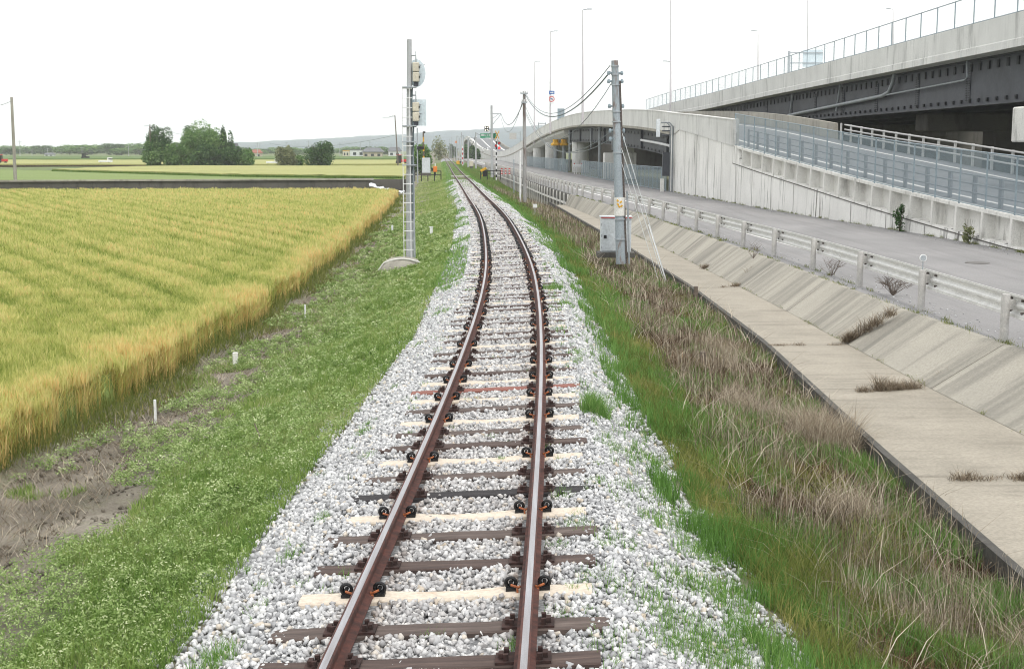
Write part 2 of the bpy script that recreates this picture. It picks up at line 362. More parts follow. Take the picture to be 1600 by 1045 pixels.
# soil / bank / field ground
def ground_material():
    m, n, b = base_mat('ground_soil')
    f = noise(n, .9, 8, None, .65); c = ramp(n, f, [(.3, srgb(84, 78, 68)), (.5, srgb(120, 113, 101)), (.7, srgb(158, 151, 138))]).outputs[0]
    g = noise(n, .5, 6, None, .6, off=11); gg = ramp(n, g, [(.36, srgb(74, 94, 44)), (.6, srgb(104, 118, 60))]).outputs[0]
    at = nn(n, 'ShaderNodeAttribute'); at.attribute_name = 'green'
    h = noise(n, 4, 8, None, .7, off=5); ad = nn(n, 'ShaderNodeMath', operation='MULTIPLY_ADD'); n.links.new(at.outputs['Fac'], ad.inputs[0]); ad.inputs[1].default_value = 1.6
    hs = nn(n, 'ShaderNodeMath', operation='SUBTRACT'); n.links.new(h, hs.inputs[0]); hs.inputs[1].default_value = .8; n.links.new(hs.outputs[0], ad.inputs[2]); ad.use_clamp = True
    c2 = mixc(n, ad.outputs[0], c, gg)
    sp = noise(n, 26, 6, None, .7, off=9); sr = ramp(n, sp, [(.3, (.7, .7, .7, 1)), (.7, (1.2, 1.2, 1.2, 1))]).outputs[0]
    n.links.new(mixc(n, 1.0, c2, sr, 'MULTIPLY'), b.inputs['Base Color']); b.inputs['Roughness'].default_value = .95; bump(n, b, sp, .8, .04); MATS['ground_soil'] = m
ground_material()
def ballast_material(name, scale):
    m, n, b = base_mat(name); tc = nn(n, 'ShaderNodeTexCoord'); v = nn(n, 'ShaderNodeTexVoronoi'); v.inputs['Scale'].default_value = scale
    n.links.new(tc.outputs['Object'], v.inputs['Vector']); hs = nn(n, 'ShaderNodeSeparateColor'); n.links.new(v.outputs['Color'], hs.inputs[0])
    r = ramp(n, hs.outputs[0], [(.0, srgb(118, 119, 121)), (.5, srgb(154, 155, 157)), (1, srgb(194, 195, 196))])
    dd = ramp(n, v.outputs['Distance'], [(.25, (1, 1, 1, 1)), (.75, (.62, .62, .62, 1))]).outputs[0]
    n.links.new(mixc(n, 1.0, r.outputs[0], dd, 'MULTIPLY'), b.inputs['Base Color']); b.inputs['Roughness'].default_value = .9
    iv = nn(n, 'ShaderNodeMath', operation='SUBTRACT'); iv.inputs[0].default_value = 1; n.links.new(v.outputs['Distance'], iv.inputs[1]); bump(n, b, iv.outputs[0], 1, .03); MATS[name] = m
ballast_material('ballast_bed', 22)
def stone_material():
    m, n, b = base_mat('stone'); at = nn(n, 'ShaderNodeAttribute'); at.attribute_name = 'tone'
    r = ramp(n, at.outputs['Fac'], [(0, srgb(144, 145, 147)), (.25, srgb(176, 177, 179)), (.7, srgb(199, 200, 201)), (.93, srgb(226, 226, 225)), (1, srgb(190, 178, 160))])
    g = noise(n, 40, 4); gr = ramp(n, g, [(.3, (.85, .85, .85, 1)), (.7, (1.1, 1.1, 1.1, 1))]).outputs[0]
    st_ = nn(n, 'ShaderNodeAttribute'); st_.attribute_name = 'stain'
    cst = mixc(n, st_.outputs['Fac'], r.outputs[0], srgb(132, 108, 88))
    n.links.new(mixc(n, 1.0, cst, gr, 'MULTIPLY'), b.inputs['Base Color']); b.inputs['Roughness'].default_value = .85; MATS['stone'] = m
stone_material()
veg('grass_green', [(0, srgb(80, 106, 52)), (.4, srgb(114, 144, 72)), (.75, srgb(150, 168, 98)), (1, srgb(186, 190, 140))])
veg('grass_bright', [(0, srgb(80, 114, 54)), (.45, srgb(110, 150, 78)), (.8, srgb(142, 172, 100)), (1, srgb(174, 188, 130))])
veg('weed_leaf', [(0, srgb(84, 110, 56)), (.45, srgb(130, 156, 90)), (.8, srgb(174, 190, 134)), (1, srgb(210, 216, 178))])
veg('grass_olive', [(0, srgb(84, 102, 50)), (.5, srgb(122, 130, 72)), (1, srgb(170, 162, 104))])
veg('dry_stalk', [(0, srgb(74, 64, 54)), (.35, srgb(118, 105, 90)), (.7, srgb(162, 149, 130)), (1, srgb(210, 200, 182))], .15)
veg('dry_red', [(0, srgb(58, 46, 38)), (.4, srgb(98, 78, 62)), (.8, srgb(142, 116, 90)), (1, srgb(180, 154, 120))], .12)
veg('barley', [(0, srgb(126, 146, 72)), (.25, srgb(172, 180, 100)), (.55, srgb(206, 204, 130)), (.8, srgb(222, 212, 148)), (1, srgb(226, 196, 134))], .4)
veg('barley_stem', [(0, srgb(98, 118, 52)), (.4, srgb(150, 148, 78)), (.7, srgb(204, 178, 112)), (1, srgb(228, 202, 146))], .3)
veg('leaf_dark', [(0, srgb(40, 66, 40)), (.5, srgb(72, 102, 62)), (1, srgb(118, 146, 92))], .3)
veg('leaf_mid', [(0, srgb(66, 98, 54)), (.5, srgb(106, 140, 82)), (1, srgb(158, 182, 122))], .35)
veg('leaf_olive', [(0, srgb(92, 102, 74)), (.5, srgb(132, 138, 100)), (1, srgb(172, 170, 132))], .3)

# ------------------------------------------------------------------ ground sheet
def ysamples():
    y = [-12.0]
    while y[-1] < 5200:
        Y = y[-1]; y.append(Y + (.25 if Y < 34 else .6 if Y < 70 else 2 if Y < 160 else 8 if Y < 500 else 40 if Y < 1400 else 300))
    return np.array(y)
YS = ysamples()
def build_ground():
    kx, kz = zone_keys(YS); cols = []
    for i, sdv in enumerate(SUBD):
        for j in range(sdv):
            t = j / sdv; X = kx[i] * (1 - t) + kx[i + 1] * t; z = kz[i] * (1 - t) + kz[i + 1] * t
            z = z + rough_amp(i) * (fbm(X, YS, 5, 1.7) - .5) * math.sin(PI * t) * 1.6
            gr = [.75, .75, .75, .6, .5, .35, .15, .22, .6, .7, .3, .2, .3, .35, .4, .05, .3, .3, .5, .6, .6, .6][i] * np.ones_like(X)
            cols.append((X, z, gr))
    cols.append((kx[-1], kz[-1], .6 * np.ones_like(YS)))
    nc = len(cols); nr = len(YS)
    V = np.stack([np.stack([c[0] for c in cols], 1), np.repeat(YS[:, None], nc, 1), np.stack([c[1] for c in cols], 1)], 2).reshape(-1, 3)
    gr = np.stack([c[2] for c in cols], 1).ravel()
    i, j = np.meshgrid(np.arange(nr - 1), np.arange(nc - 1), indexing='ij'); a = (i * nc + j).ravel()
    o = mass('ground', V, np.stack([a, a + 1, a + nc + 1, a + nc], 1), 'ground_soil', smooth=True)
    at = o.data.attributes.new('green', 'FLOAT', 'POINT'); at.data.foreach_set('value', gr.astype(np.float32)); struct(o)
build_ground()

# ------------------------------------------------------------------ track
def track_path(y0, y1, step, off=0.0, z=0.0):
    ys = np.arange(y0, y1, step); pts = []
    for y in ys:
        c = float(TC(y)); d = float(TC(y + .05) - TC(y - .05)) / .1; L = math.hypot(1, d); k = float(CANT(y))
        pts.append((c + off / L, y - off * d / L, z + off * k))
    return pts
track = thing('railway_track', (float(TC(7)), 7, 0), 'single rusty railway track with pale and dark sleepers curving away across the white ballast', 'railway track')
ys_list = np.concatenate([np.arange(5.8, 60, .5), np.arange(60, 200, 2), np.arange(200, 900, 10)])
for sgn in (-1, 1):
    pts = []
    for y in ys_list:
        p = track_path(y, y + .01, 1, sgn * .565, .0)[0]; pts.append(p)
    prof = [(-.064, .012), (.064, .012), (.064, .022), (.012, .036), (.010, .108), (.033, .118), (.034, .142), (.027, .150), (-.027, .150), (-.034, .142), (-.033, .118), (-.010, .108), (-.012, .036), (-.064, .022)]
    r = MB().sweep(pts, prof).build('rail', 'rail_rust', track)
    MB().sweep(pts, [(-.019, .1495), (.023, .1495), (.022, .152), (.012, .1535), (-.010, .1535), (-.018, .152)]).build('rail_head', 'rail_top', r, smooth=True)
# sleepers
seq = [(6.8, 'o'), (7.4, 'b'), (7.97, 'o'), (8.64, 'c'), (9.27, 'b'), (10.0, 'o'), (10.58, 'c'), (11.26, 'k'), (11.9, 'o'), (12.56, 'c'), (13.2, 'b'), (13.82, 'o'), (14.44, 'c'), (15.1, 'o'), (15.74, 'c'), (16.36, 'r'), (16.95, 'c'), (17.6, 'b')]
y = 18.2; i = 0
while y < 330:
    seq.append((y, 'c' if i % 3 == 0 else ('b' if i % 2 else 'o'))); y += .64; i += 1
MATOF = {'o': 'old_wood', 'b': 'brown_wood', 'k': 'black_wood', 'r': 'red_wood'}
def sleeper_bm(kind, wid, fast=False):
    m = MB()
    if kind == 'c':
        L = 1.0
        st = [(-L, .0, .09), (-.98 * L, -.004, .1), (-.75, -.004, .1), (-.45, .0, .1), (-.15, -.015, .085), (.15, -.015, .085), (.45, 0, .1), (.75, -.004, .1), (.98 * L, -.004, .1), (L, 0, .09)]
        o = len(m.v)
        for (x, dz, w) in st: m.v += [(x, -w - .02, -.14), (x, -w, dz - .015), (x, -w + .015, dz), (x, w - .015, dz), (x, w, dz - .015), (x, w + .02, -.14)]
        for q in range(len(st) - 1):
            for j in range(6):
                a = q * 6 + j; b = q * 6 + (j + 1) % 6; m.f.append((a, b, b + 6, a + 6))
        m.f.append(tuple(range(6))); m.f.append(tuple((len(st) - 1) * 6 + j for j in range(6)))
    else:
        r = random.Random(wid); L = 1.05 + r.uniform(-.04, .03); n = 9; o = 0
        for q in range(n):
            x = -L + 2 * L * q / (n - 1); w = .1 + r.uniform(-.008, .006); d = r.uniform(-.006, .002)
            m.v += [(x, -w, -.13), (x, -w, d - .008), (x, -w + .01, d), (x, w - .01, d), (x, w, d - .008), (x, w, -.13)]
        for q in range(n - 1):
            for j in range(6):
                a = q * 6 + j; b = q * 6 + (j + 1) % 6; m.f.append((a, b, b + 6, a + 6))
        m.f.append(tuple(range(6))); m.f.append(tuple((n - 1) * 6 + j for j in range(6)))
    return m
def torus(m, c, R, r, n=14, k=8, tilt=0):
    o = len(m.v)
    for i in range(n):
        a = 2 * PI * i / n
        for j in range(k):
            b = 2 * PI * j / k; q = R + r * math.cos(b); m.v.append((c[0] + q * math.cos(a), c[1] + r * math.sin(b), c[2] + q * math.sin(a)))
    for i in range(n):
        for j in range(k):
            m.f.append((o + i * k + j, o + i * k + (j + 1) % k, o + ((i + 1) % n) * k + (j + 1) % k, o + ((i + 1) % n) * k + j))
SL_MESH = {}
def mesh_of(key, mb, m, smooth=False):
    if key not in SL_MESH:
        o = mb.build(key, m, smooth=smooth); SL_MESH[key] = o.data; bpy.data.objects.remove(o)
    return SL_MESH[key]
def coil_mb(s):
    m = MB(); torus(m, (0, 0, .05), .036, .012); torus(m, (0, .022, .048), .030, .010); m.box((0, 0, .010), (.07, .07, .02)); m.disc((0, 0, .05), .014, .05); return m
def fastening(kind, s):
    """s = side of the rail it sits on"""
    if kind == 'c':
        me = mesh_of('coil_spring', coil_mb(s), 'fastener_black', True); return me
    m = MB(); m.box((-s * .02, 0, .008), (.17, .16, .016)); m.box((s * .0, .05, .03), (.03, .025, .05)); m.box((s * .0, -.05, .03), (.03, .025, .05)); m.box((s * .03, 0, .03), (.03, .06, .035))
    return mesh_of('plate%d' % s, m, 'plate_rust')
far = MB(); far_c = MB()
for idx, (y, kind) in enumerate(seq):
    c = float(TC(y)); d = float(TC(y + .1) - TC(y - .1)) / .2; rot = -math.atan(d); k = float(CANT(y)); Mx = Matrix.Rotation(rot, 3, 'Z') @ Matrix.Rotation(-math.atan(k), 3, 'Y')
    jit = random.uniform(-.03, .03)
    if idx < 100:
        key = 'sleeper_' + kind + str(idx % 5 if kind != 'c' else 0)
        me = mesh_of(key, sleeper_bm(kind, idx % 5), 'concrete_sleeper' if kind == 'c' else MATOF[kind])
        o = bpy.data.objects.new('sleeper', me); S.collection.objects.link(o); o.parent = track
        o.location = Vector((c + jit * .5, y, 0)) - Vector(track.location); o.rotation_euler = Mx.to_euler()
        if kind == 'r': o['label'] = 'reddish brown sleeper near a rail joint'
        if kind == 'k': o['label'] = 'almost black freshly tarred wooden sleeper'
        if kind == 'c': o['label'] = 'pale concrete sleeper with coiled spring fasteners'
        if idx < 46:
            for rs in (-1, 1):
                for s in (-1, 1):
                    q = bpy.data.objects.new('rail_fastening', fastening(kind, s)); S.collection.objects.link(q); q.parent = o
                    off = rs * .565 + s * (.115 if kind == 'c' else .10); q.location = (off, 0, .0); q.scale = (1, 1, 1)
                    if kind == 'c':
                        hm = MB(); hm.tube([(0, -.045, .05), (-s * .03, -.05, .04), (-s * .055, -.045, .028), (-s * .06, -.02, .028)], .009, 6); hm.box((-s * .045, -.06, .0), (.014, .014, .05))
                        hk = bpy.data.objects.new('hook', mesh_of('hook%d' % s, hm, 'fastener_orange')); S.collection.objects.link(hk); hk.name = 'rail_fastening'; hk.parent = o; hk.location = (off, 0, 0)
        else:
            for rs in (-1, 1):
                for s in (-1, 1):
                    q = bpy.data.objects.new('rail_fastening', mesh_of('farfast', MB().box((0, 0, .035), (.08, .1, .07)), 'fastener_black')); S.collection.objects.link(q); q.parent = o; q.location = (rs * .565 + s * .105, 0, 0)
    else:
        b = far_c if kind == 'c' else far
        b.box((c, y, -.06), (2.05, .2, .12), M=Mx)
tag(far.build('sleeper', 'old_wood', track), kind='stuff'); tag(far_c.build('sleeper', 'concrete_sleeper', track), kind='stuff')

# ------------------------------------------------------------------ ballast
def scatter(y0, y1, xl, xr, dens, bin=.5):
    xs, ys = [], []; y = y0
    while y < y1:
        b = min(bin if y < 40 else bin * 4, y1 - y); a = float(xl(y)); c = float(xr(y)); n = (c - a) * b * dens(y)
        n = int(n) + (random.random() < n % 1)
        if n > 0 and c > a: xs.append(rng.uniform(a, c, n)); ys.append(rng.uniform(y, y + b, n))
        y += b
    return np.concatenate(xs), np.concatenate(ys)
def rot_mats(n):
    q = rng.normal(size=(n, 4)); q /= np.linalg.norm(q, axis=1)[:, None]; w, x, y, z = q.T
    return np.stack([np.stack([1 - 2 * (y * y + z * z), 2 * (x * y - z * w), 2 * (x * z + y * w)], 1), np.stack([2 * (x * y + z * w), 1 - 2 * (x * x + z * z), 2 * (y * z - x * w)], 1), np.stack([2 * (x * z - y * w), 2 * (y * z + x * w), 1 - 2 * (x * x + y * y)], 1)], 1)
SEQY = np.array([s[0] for s in seq])
def lat0(l): return np.abs(l - .565)
def stones(name, X, Y, size, parent=None, sink=.2):
    n = len(X); base = np.array([(a, b, c) for a in (-1, 1) for b in (-1, 1) for c in (-1, 1)], float)
    nv = 16; var = base[None] * rng.uniform(.45, 1.0, (nv, 8, 3)) + rng.uniform(-.22, .22, (nv, 8, 3))
    tri = np.array([(0, 1, 3), (0, 3, 2), (4, 6, 7), (4, 7, 5), (0, 4, 5), (0, 5, 1), (2, 3, 7), (2, 7, 6), (0, 2, 6), (0, 6, 4), (1, 5, 7), (1, 7, 3)])
    v = var[rng.integers(0, nv, n)] * rng.uniform(.55, 1.0, (n, 1, 3)) * np.array([1, .85, .6])
    v = np.einsum('nij,nkj->nki', rot_mats(n), v) * size[:, None, None]
    c_ = TC(Y); z = ground_z(X, Y) + size * (.25 - sink) + rng.uniform(-.012, .03, n) + np.where(np.abs(X - c_) < 1.35, .010 + .012 * (vnoise(X, Y, 17, 1.1) > .45), 0) * (name == 'ballast_stones')
    v = v + np.stack([X, Y, z], 1)[:, None, :]
    Fc = (tri[None] + (np.arange(n) * 8)[:, None, None]).reshape(-1, 3)
    t = np.repeat(rng.uniform(0, 1, n) ** .9, 8)
    o = mass(name, v.reshape(-1, 3), Fc, 'stone', t, parent); lt = np.abs(X - TC(Y))
    sn = (.55 * np.exp(-((lat0(lt)) / .16) ** 2) + .16 * (lt < .5)) * rng.uniform(.2, 1.2, n) * (.4 + vnoise(X, Y, 29, 1.5))
    at = o.data.attributes.new('stain', 'FLOAT', 'POINT'); at.data.foreach_set('value', np.repeat(np.clip(sn, 0, .8), 8).astype(np.float32)); return o
def ballast():
    yy = YS[(YS > 3) & (YS < 420)]; yy = yy[(yy < 60) | (np.arange(len(yy)) % 2 == 0)]
    m = MB(); rows = []
    for y in yy:
        bl, br, c, k = float(BL(y)), float(BR(y)), float(TC(y)), float(CANT(y)); w = .15 * (vnoise(y, 0, 3, 1.3) - .5) * 2; w2 = .15 * (vnoise(y, 9, 4, 1.3) - .5) * 2
        rows.append([(bl + w, y, -.37), (c - 1.2, y, -.055 - 1.2 * k), (c - .5, y, -.05 - .5 * k), (c + .5, y, -.05 + .5 * k), (c + 1.2, y, -.055 + 1.2 * k), (br + w2, y, -.39)])
    V = np.array(rows).reshape(-1, 3); V[:, 2] += .012; n = 6; a = np.array([i * n + j for i in range(len(rows) - 1) for j in range(n - 1)])
    tag(mass('ballast_bed', V, np.stack([a, a + 1, a + n + 1, a + n], 1), 'ballast_bed', smooth=True), 'pale grey ballast bed lying under the loose track stones', 'ballast', kind='stuff')
    dens = lambda y: 1300 if y < 14 else 1300 * (14 / y) ** 1.4
    wob = lambda y: .1 * math.sin(y * 1.9) + .08 * math.sin(y * 4.3 + 1)
    X, Y = scatter(6.2, 130, lambda y: BL(y) - .12 + wob(y), lambda y: BR(y) + .18 + wob(y + 3), dens)
    c = TC(Y); dx = (TC(Y + .1) - TC(Y - .1)) / .2; yc = Y + (X - c) * dx            # unwrap along the track
    i = np.clip(np.searchsorted(SEQY, yc), 1, len(SEQY) - 1); ds = np.minimum(np.abs(yc - SEQY[i - 1]), np.abs(yc - SEQY[i])); lat = np.abs(X - c)
    size = rng.uniform(.016, .037, len(X)) * (1 + .9 * np.clip((Y - 14) / 60, 0, 1.5))
    on_sl = (ds < .075 + size * (.5 - .25 * np.clip((Y - 11) / 8, 0, 1))) & (lat < .97); on_rail = (np.abs(lat - .565) < .10)
    edge = np.minimum(X - BL(Y), BR(Y) - X); thin = (edge < .18) & (rng.random(len(X)) < .55)
    grassy = (Y > 45) & (fbm(X, Y, 21, .35) > .74 - .28 * np.clip((Y - 45) / 80, 0, 1)) & (lat > 1.05)
    keep = ~(on_sl & (rng.random(len(X)) < .985)) & ~on_rail & ~thin & ~grassy
    # keep the shoulders thinning over the grass strip beyond the left rail
    gl = (Y > 31) & (Y < 42) & (X < c - 1.1) & (rng.random(len(X)) < .9); keep &= ~gl
    tag(stones('ballast_stones', X[keep], Y[keep], size[keep]), 'loose angular pale grey stones filling the track between and beside the sleepers', 'ballast', kind='stuff')
ballast()

# ------------------------------------------------------------------ vegetation generators
def blades(X, Y, Z, h, w, lean, tone, curl=.5):
    n = len(X); a = rng.uniform(0, 2 * PI, n); b = rng.uniform(0, 2 * PI, n); dx, dy = np.cos(a) * w / 2, np.sin(a) * w / 2
    lx, ly = np.cos(b) * lean * h, np.sin(b) * lean * h; hz = h * np.sqrt(np.clip(1 - (lean * .8) ** 2, .15, 1))
    P = np.empty((n, 5, 3))
    P[:, 0] = np.stack([X - dx, Y - dy, Z], 1); P[:, 1] = np.stack([X + dx, Y + dy, Z], 1)
    mxk, myk = X + lx * .35, Y + ly * .35; zz = Z + hz * .6
    P[:, 2] = np.stack([mxk + dx * .8, myk + dy * .8, zz], 1); P[:, 3] = np.stack([mxk - dx * .8, myk - dy * .8, zz], 1)
    P[:, 4] = np.stack([X + lx, Y + ly, Z + hz], 1)
    tri = np.array([(0, 1, 2), (0, 2, 3), (3, 2, 4)]); Fc = (tri[None] + (np.arange(n) * 5)[:, None, None]).reshape(-1, 3)
    return P.reshape(-1, 3), Fc, np.repeat(tone, 5)
def leaves(X, Y, Z, s, tone, flat=.6):
    n = len(X); N = rng.normal(size=(n, 3)); N[:, 2] = np.abs(N[:, 2]) + flat; N /= np.linalg.norm(N, axis=1)[:, None]
    U = np.cross(N, rng.normal(size=(n, 3))); U /= np.linalg.norm(U, axis=1)[:, None]; Wv = np.cross(N, U)
    C = np.stack([X, Y, Z], 1); s = np.asarray(s)[:, None] * np.ones((n, 1))
    P = np.stack([C - U * s, C + Wv * s * .45, C + U * s, C - Wv * s * .45], 1)
    return P.reshape(-1, 3), (np.array([[0, 1, 2, 3]])[None] + (np.arange(n) * 4)[:, None, None]).reshape(-1, 4), np.repeat(tone, 4)
def join(parts):
    V, Fc, T, o = [], [], [], 0
    for v, f, t in parts:
        V.append(v); Fc.append(f + o); T.append(t); o += len(v)
    return np.concatenate(V), np.concatenate(Fc), np.concatenate(T)
def clampn(x): return np.clip(x, 0, 1)

def left_bank():
    fall = lambda d0, y0, p: (lambda y: d0 if y < y0 else d0 * (y0 / y) ** p)
    # short grass over the bank
    X, Y = scatter(6.8, 330, lambda y: BE(y) + .3, lambda y: BL(y) + .12, fall(2600, 11, 1.55))
    cov = fbm(X, Y, 31, .75); t = clampn((X - BE(Y) - .4) / np.maximum(BL(Y) - BE(Y) - .4, .1))
    wd = np.clip(.62 - .018 * (Y - 9), .2, .62); bare = .74 - .95 * clampn((t - wd * .8) / .34); bare = bare - .2 * clampn((Y - 18) / 10) + .07 + .34 * (vnoise(X, Y, 37, 1.9) - .5)
    keep = cov > bare; X, Y, t, cov = X[keep], Y[keep], t[keep], cov[keep]; n = len(X)
    sc = 1 + clampn((Y - 11) / 60) * 4
    h = rng.uniform(.05, .15, n) * (.55 + .9 * cov) * (.7 + .5 * t) ; w = rng.uniform(.004, .009, n) * sc
    v, f, tn = blades(X, Y, ground_z(X, Y) - .01, h, w, rng.uniform(.1, .8, n), clampn(.0 + .75 * fbm(X, Y, 41, .5) + .45 * fbm(X, Y, 43, 2.6) + rng.normal(0, .17, n) + .12 * clampn((Y - 30) / 40)))
    tag(mass('bank_grass', v, f, 'grass_green', tn), 'short bright green grass over the bank left of the ballast', 'grass', kind='stuff')
    # low leafy weeds: small domed plants, paler towards the top
    X, Y = scatter(6.8, 75, lambda y: BE(y) + .45, lambda y: BL(y) + .05, fall(80, 11, 1.25))
    cov = fbm(X, Y, 51, .8); t = clampn((X - BE(Y)) / np.maximum(BL(Y) - BE(Y), .1)); wd = np.clip(.56 - .02 * (Y - 9), .08, .56); keep = cov > .60 - .34 * clampn((t - wd * .7) * 3); X, Y, cov = X[keep], Y[keep], cov[keep]; n = len(X)
    k = 42; R_ = np.repeat(rng.uniform(.04, .13, n) * (.6 + cov), k); Hh = np.repeat(rng.uniform(.05, .22, n) * (.5 + cov), k); tn0 = np.repeat(rng.uniform(-.2, .22, n), k)
    a = rng.uniform(0, 2 * PI, n * k); q = np.sqrt(rng.random(n * k)); xx = np.repeat(X, k) + R_ * q * np.cos(a); yy = np.repeat(Y, k) + R_ * q * np.sin(a); hz_ = np.sqrt(1 - q * q * .8) * rng.uniform(.3, 1, n * k)
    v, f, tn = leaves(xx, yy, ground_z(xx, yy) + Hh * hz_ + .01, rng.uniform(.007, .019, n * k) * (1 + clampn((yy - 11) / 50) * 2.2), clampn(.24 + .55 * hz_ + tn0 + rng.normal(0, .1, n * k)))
    tag(mass('bank_weeds', v, f, 'weed_leaf', tn), 'low leafy pale green weeds among the bank grass left of the ballast', 'weeds', kind='stuff')
    # dead straw on the bare soil strip
    X, Y = scatter(8, 60, lambda y: BE(y) + .2, lambda y: BE(y) + 2.2, fall(320, 14, 1.2)); n = len(X)
    v, f, tn = blades(X, Y, ground_z(X, Y) + .01, rng.uniform(.05, .25, n), rng.uniform(.003, .007, n) * (1 + clampn((Y - 14) / 40) * 2), rng.uniform(.85, 1.15, n), rng.random(n))
    tag(mass('dead_straw', v, f, 'dry_stalk', tn), 'dead brown straw lying on the bare soil beside the barley', 'straw', kind='stuff')
    # clods of soil
    X, Y = scatter(9, 34, lambda y: BE(y) + .5, lambda y: BE(y) + 2.6, lambda y: 70); n = len(X); kp = fbm(X, Y, 31, .75) < .55; X, Y = X[kp], Y[kp]
    o = stones('soil_clods', X, Y, rng.uniform(.01, .045, len(X))); o.data.materials[0] = MATS['ground_soil']; tag(o, 'small grey clods of bare soil beside the barley', 'soil', kind='stuff')
left_bank()

def barley():
    y1 = 110.5; XL = lambda y: -.405 * y - 3
    d = lambda y: 900 if y < 18 else 900 * (18 / y) ** 1.75
    X, Y = scatter(12, y1, XL, lambda y: BE(y) + .02 + .10 * math.sin(y * .9) + .08 * math.sin(y * 3.7), d); n = len(X)
    e = BE(Y) - X                                             # distance in from the edge
    # drill rows and wheelings that swing away from the edge
    q = X * .88 + Y * .47; pp_ = X * .47 - Y * .88; row = (1 - 2.2 * np.abs(np.sin(q * 2.5 + 4 * vnoise(X, Y, 61, .07))) ** 5) * (.15 + 1.2 * vnoise(q, pp_ * .25, 62, .3)); row2 = 2 * vnoise(q * 2.4, pp_ * .22, 66, 1.0) - 1
    big = fbm(X, Y, 71, .16); sm = fbm(X, Y, 77, .9)
    hh = .8 + .055 * row * clampn(e / 3) + .04 * row2 * clampn(e / 2) + .07 * (big - .5) + .10 * (sm - .5) + .08 * (vnoise(X, Y, 79, 3.1) - .5) - .1 * (1 - clampn(e / .3)); hh *= rng.uniform(.9, 1.06, n)
    scw = 1 + clampn((Y - 18) / 90) * 5
    edge = 1 - clampn(e / (.5 + 1.3 * fbm(X, Y, 81, .6)))
    tone = clampn(.32 + .22 * row * clampn(e / 2) + .14 * row2 + .14 * (big - .4) + .34 * (sm - .5) + .3 * (vnoise(X, Y, 79, 3.1) - .5) + .42 * edge * (.3 + 1.2 * fbm(X, Y, 83, .8)) + rng.normal(0, .15, n) + .08 * clampn((Y - 30) / 60))
    gz = -1.0
    lean = rng.uniform(.02, .2, n)
    v1 = blades(X, Y, np.full(n, gz), hh * .93, rng.uniform(.004, .008, n) * scw, lean, clampn(tone * .7 + .25 * edge + rng.normal(0, .08, n)))
    tag(mass('barley_stems', *v1[:2], 'barley_stem', v1[2]), 'tall green and straw coloured barley stems standing left of the track', 'barley', kind='stuff')
    # ears with awns: three narrow fans per stalk near, one wide fan far away
    parts = []
    for k in range(3):
        sel = (Y < 40) if k else np.ones(n, bool); m = sel.sum(); xx, yy, h2 = X[sel], Y[sel], hh[sel]
        parts.append(blades(xx + rng.uniform(-.03, .03, m), yy + rng.uniform(-.03, .03, m), gz + h2 * .78 + rng.uniform(-.05, .03, m), rng.uniform(.13, .2, m), rng.uniform(.006, .013, m) * scw[sel], rng.uniform(.1, .6, m), clampn(tone[sel] + rng.normal(.03, .09, m))))
    # flag leaves lower down
    sel = Y < 60; m = sel.sum()
    parts.append(blades(X[sel], Y[sel], gz + hh[sel] * rng.uniform(.2, .62, m), rng.uniform(.15, .28, m), rng.uniform(.006, .012, m) * scw[sel], rng.uniform(.4, 1.0, m), clampn(tone[sel] * .75 - .05)))
    v, f, t = join(parts)
    tag(mass('barley_ears', v, f, 'barley', t), 'ripening gold and green barley ears covering the field left of the track', 'barley', kind='stuff')
    # the closed canopy below the ears, as a rough mat of leaves
    ys = np.concatenate([np.arange(12, 40, .4), np.arange(40, y1, 1.2)]); nc = 70; V = []
    for y in ys:
        xs = np.linspace(XL(y) - 4, float(BE(y)) - .12, nc); dd = BE(y) - xs
        rw = np.sin((xs * .88 + y * .47) * 2.9 + 5 * vnoise(xs, y + 0 * xs, 61, .07)) * clampn(dd / 3)
        V.append(np.stack([xs, y + 0 * xs, -.56 + .03 * rw + .06 * (fbm(xs, y + 0 * xs, 71, .16) - .5) + .1 * (vnoise(xs, y + 0 * xs, 8, 2.2) - .5)], 1)); V[-1][-1, 2] = -1.02
    V = np.concatenate(V); a = np.array([i * nc + j for i in range(len(ys) - 1) for j in range(nc - 1)])
    tag(mass('barley_leaf_mat', V, np.stack([a, a + 1, a + nc + 1, a + nc], 1), 'crop_green', smooth=True), 'dense lower leaves of the barley field left of the track', 'barley', kind='stuff')
    # green grass along the foot of the crop
    X, Y = scatter(9, 112, lambda y: BE(y) - .25, lambda y: BE(y) + .55 + .35 * math.sin(y * .7), lambda y: 700 if y < 16 else 700 * (16 / y) ** 1.5); n = len(X)
    v = blades(X, Y, ground_z(X, Y), rng.uniform(.12, .4, n) * (1 - .6 * clampn((X - BE(Y)) / .9)), rng.uniform(.005, .01, n) * (1 + clampn((Y - 16) / 70) * 4), rng.uniform(.2, .8, n), clampn(rng.normal(.4, .22, n)))
    tag(mass('field_margin_grass', *v[:2], 'grass_olive', v[2]), 'dull green grass fringe at the foot of the barley', 'grass', kind='stuff')
barley()

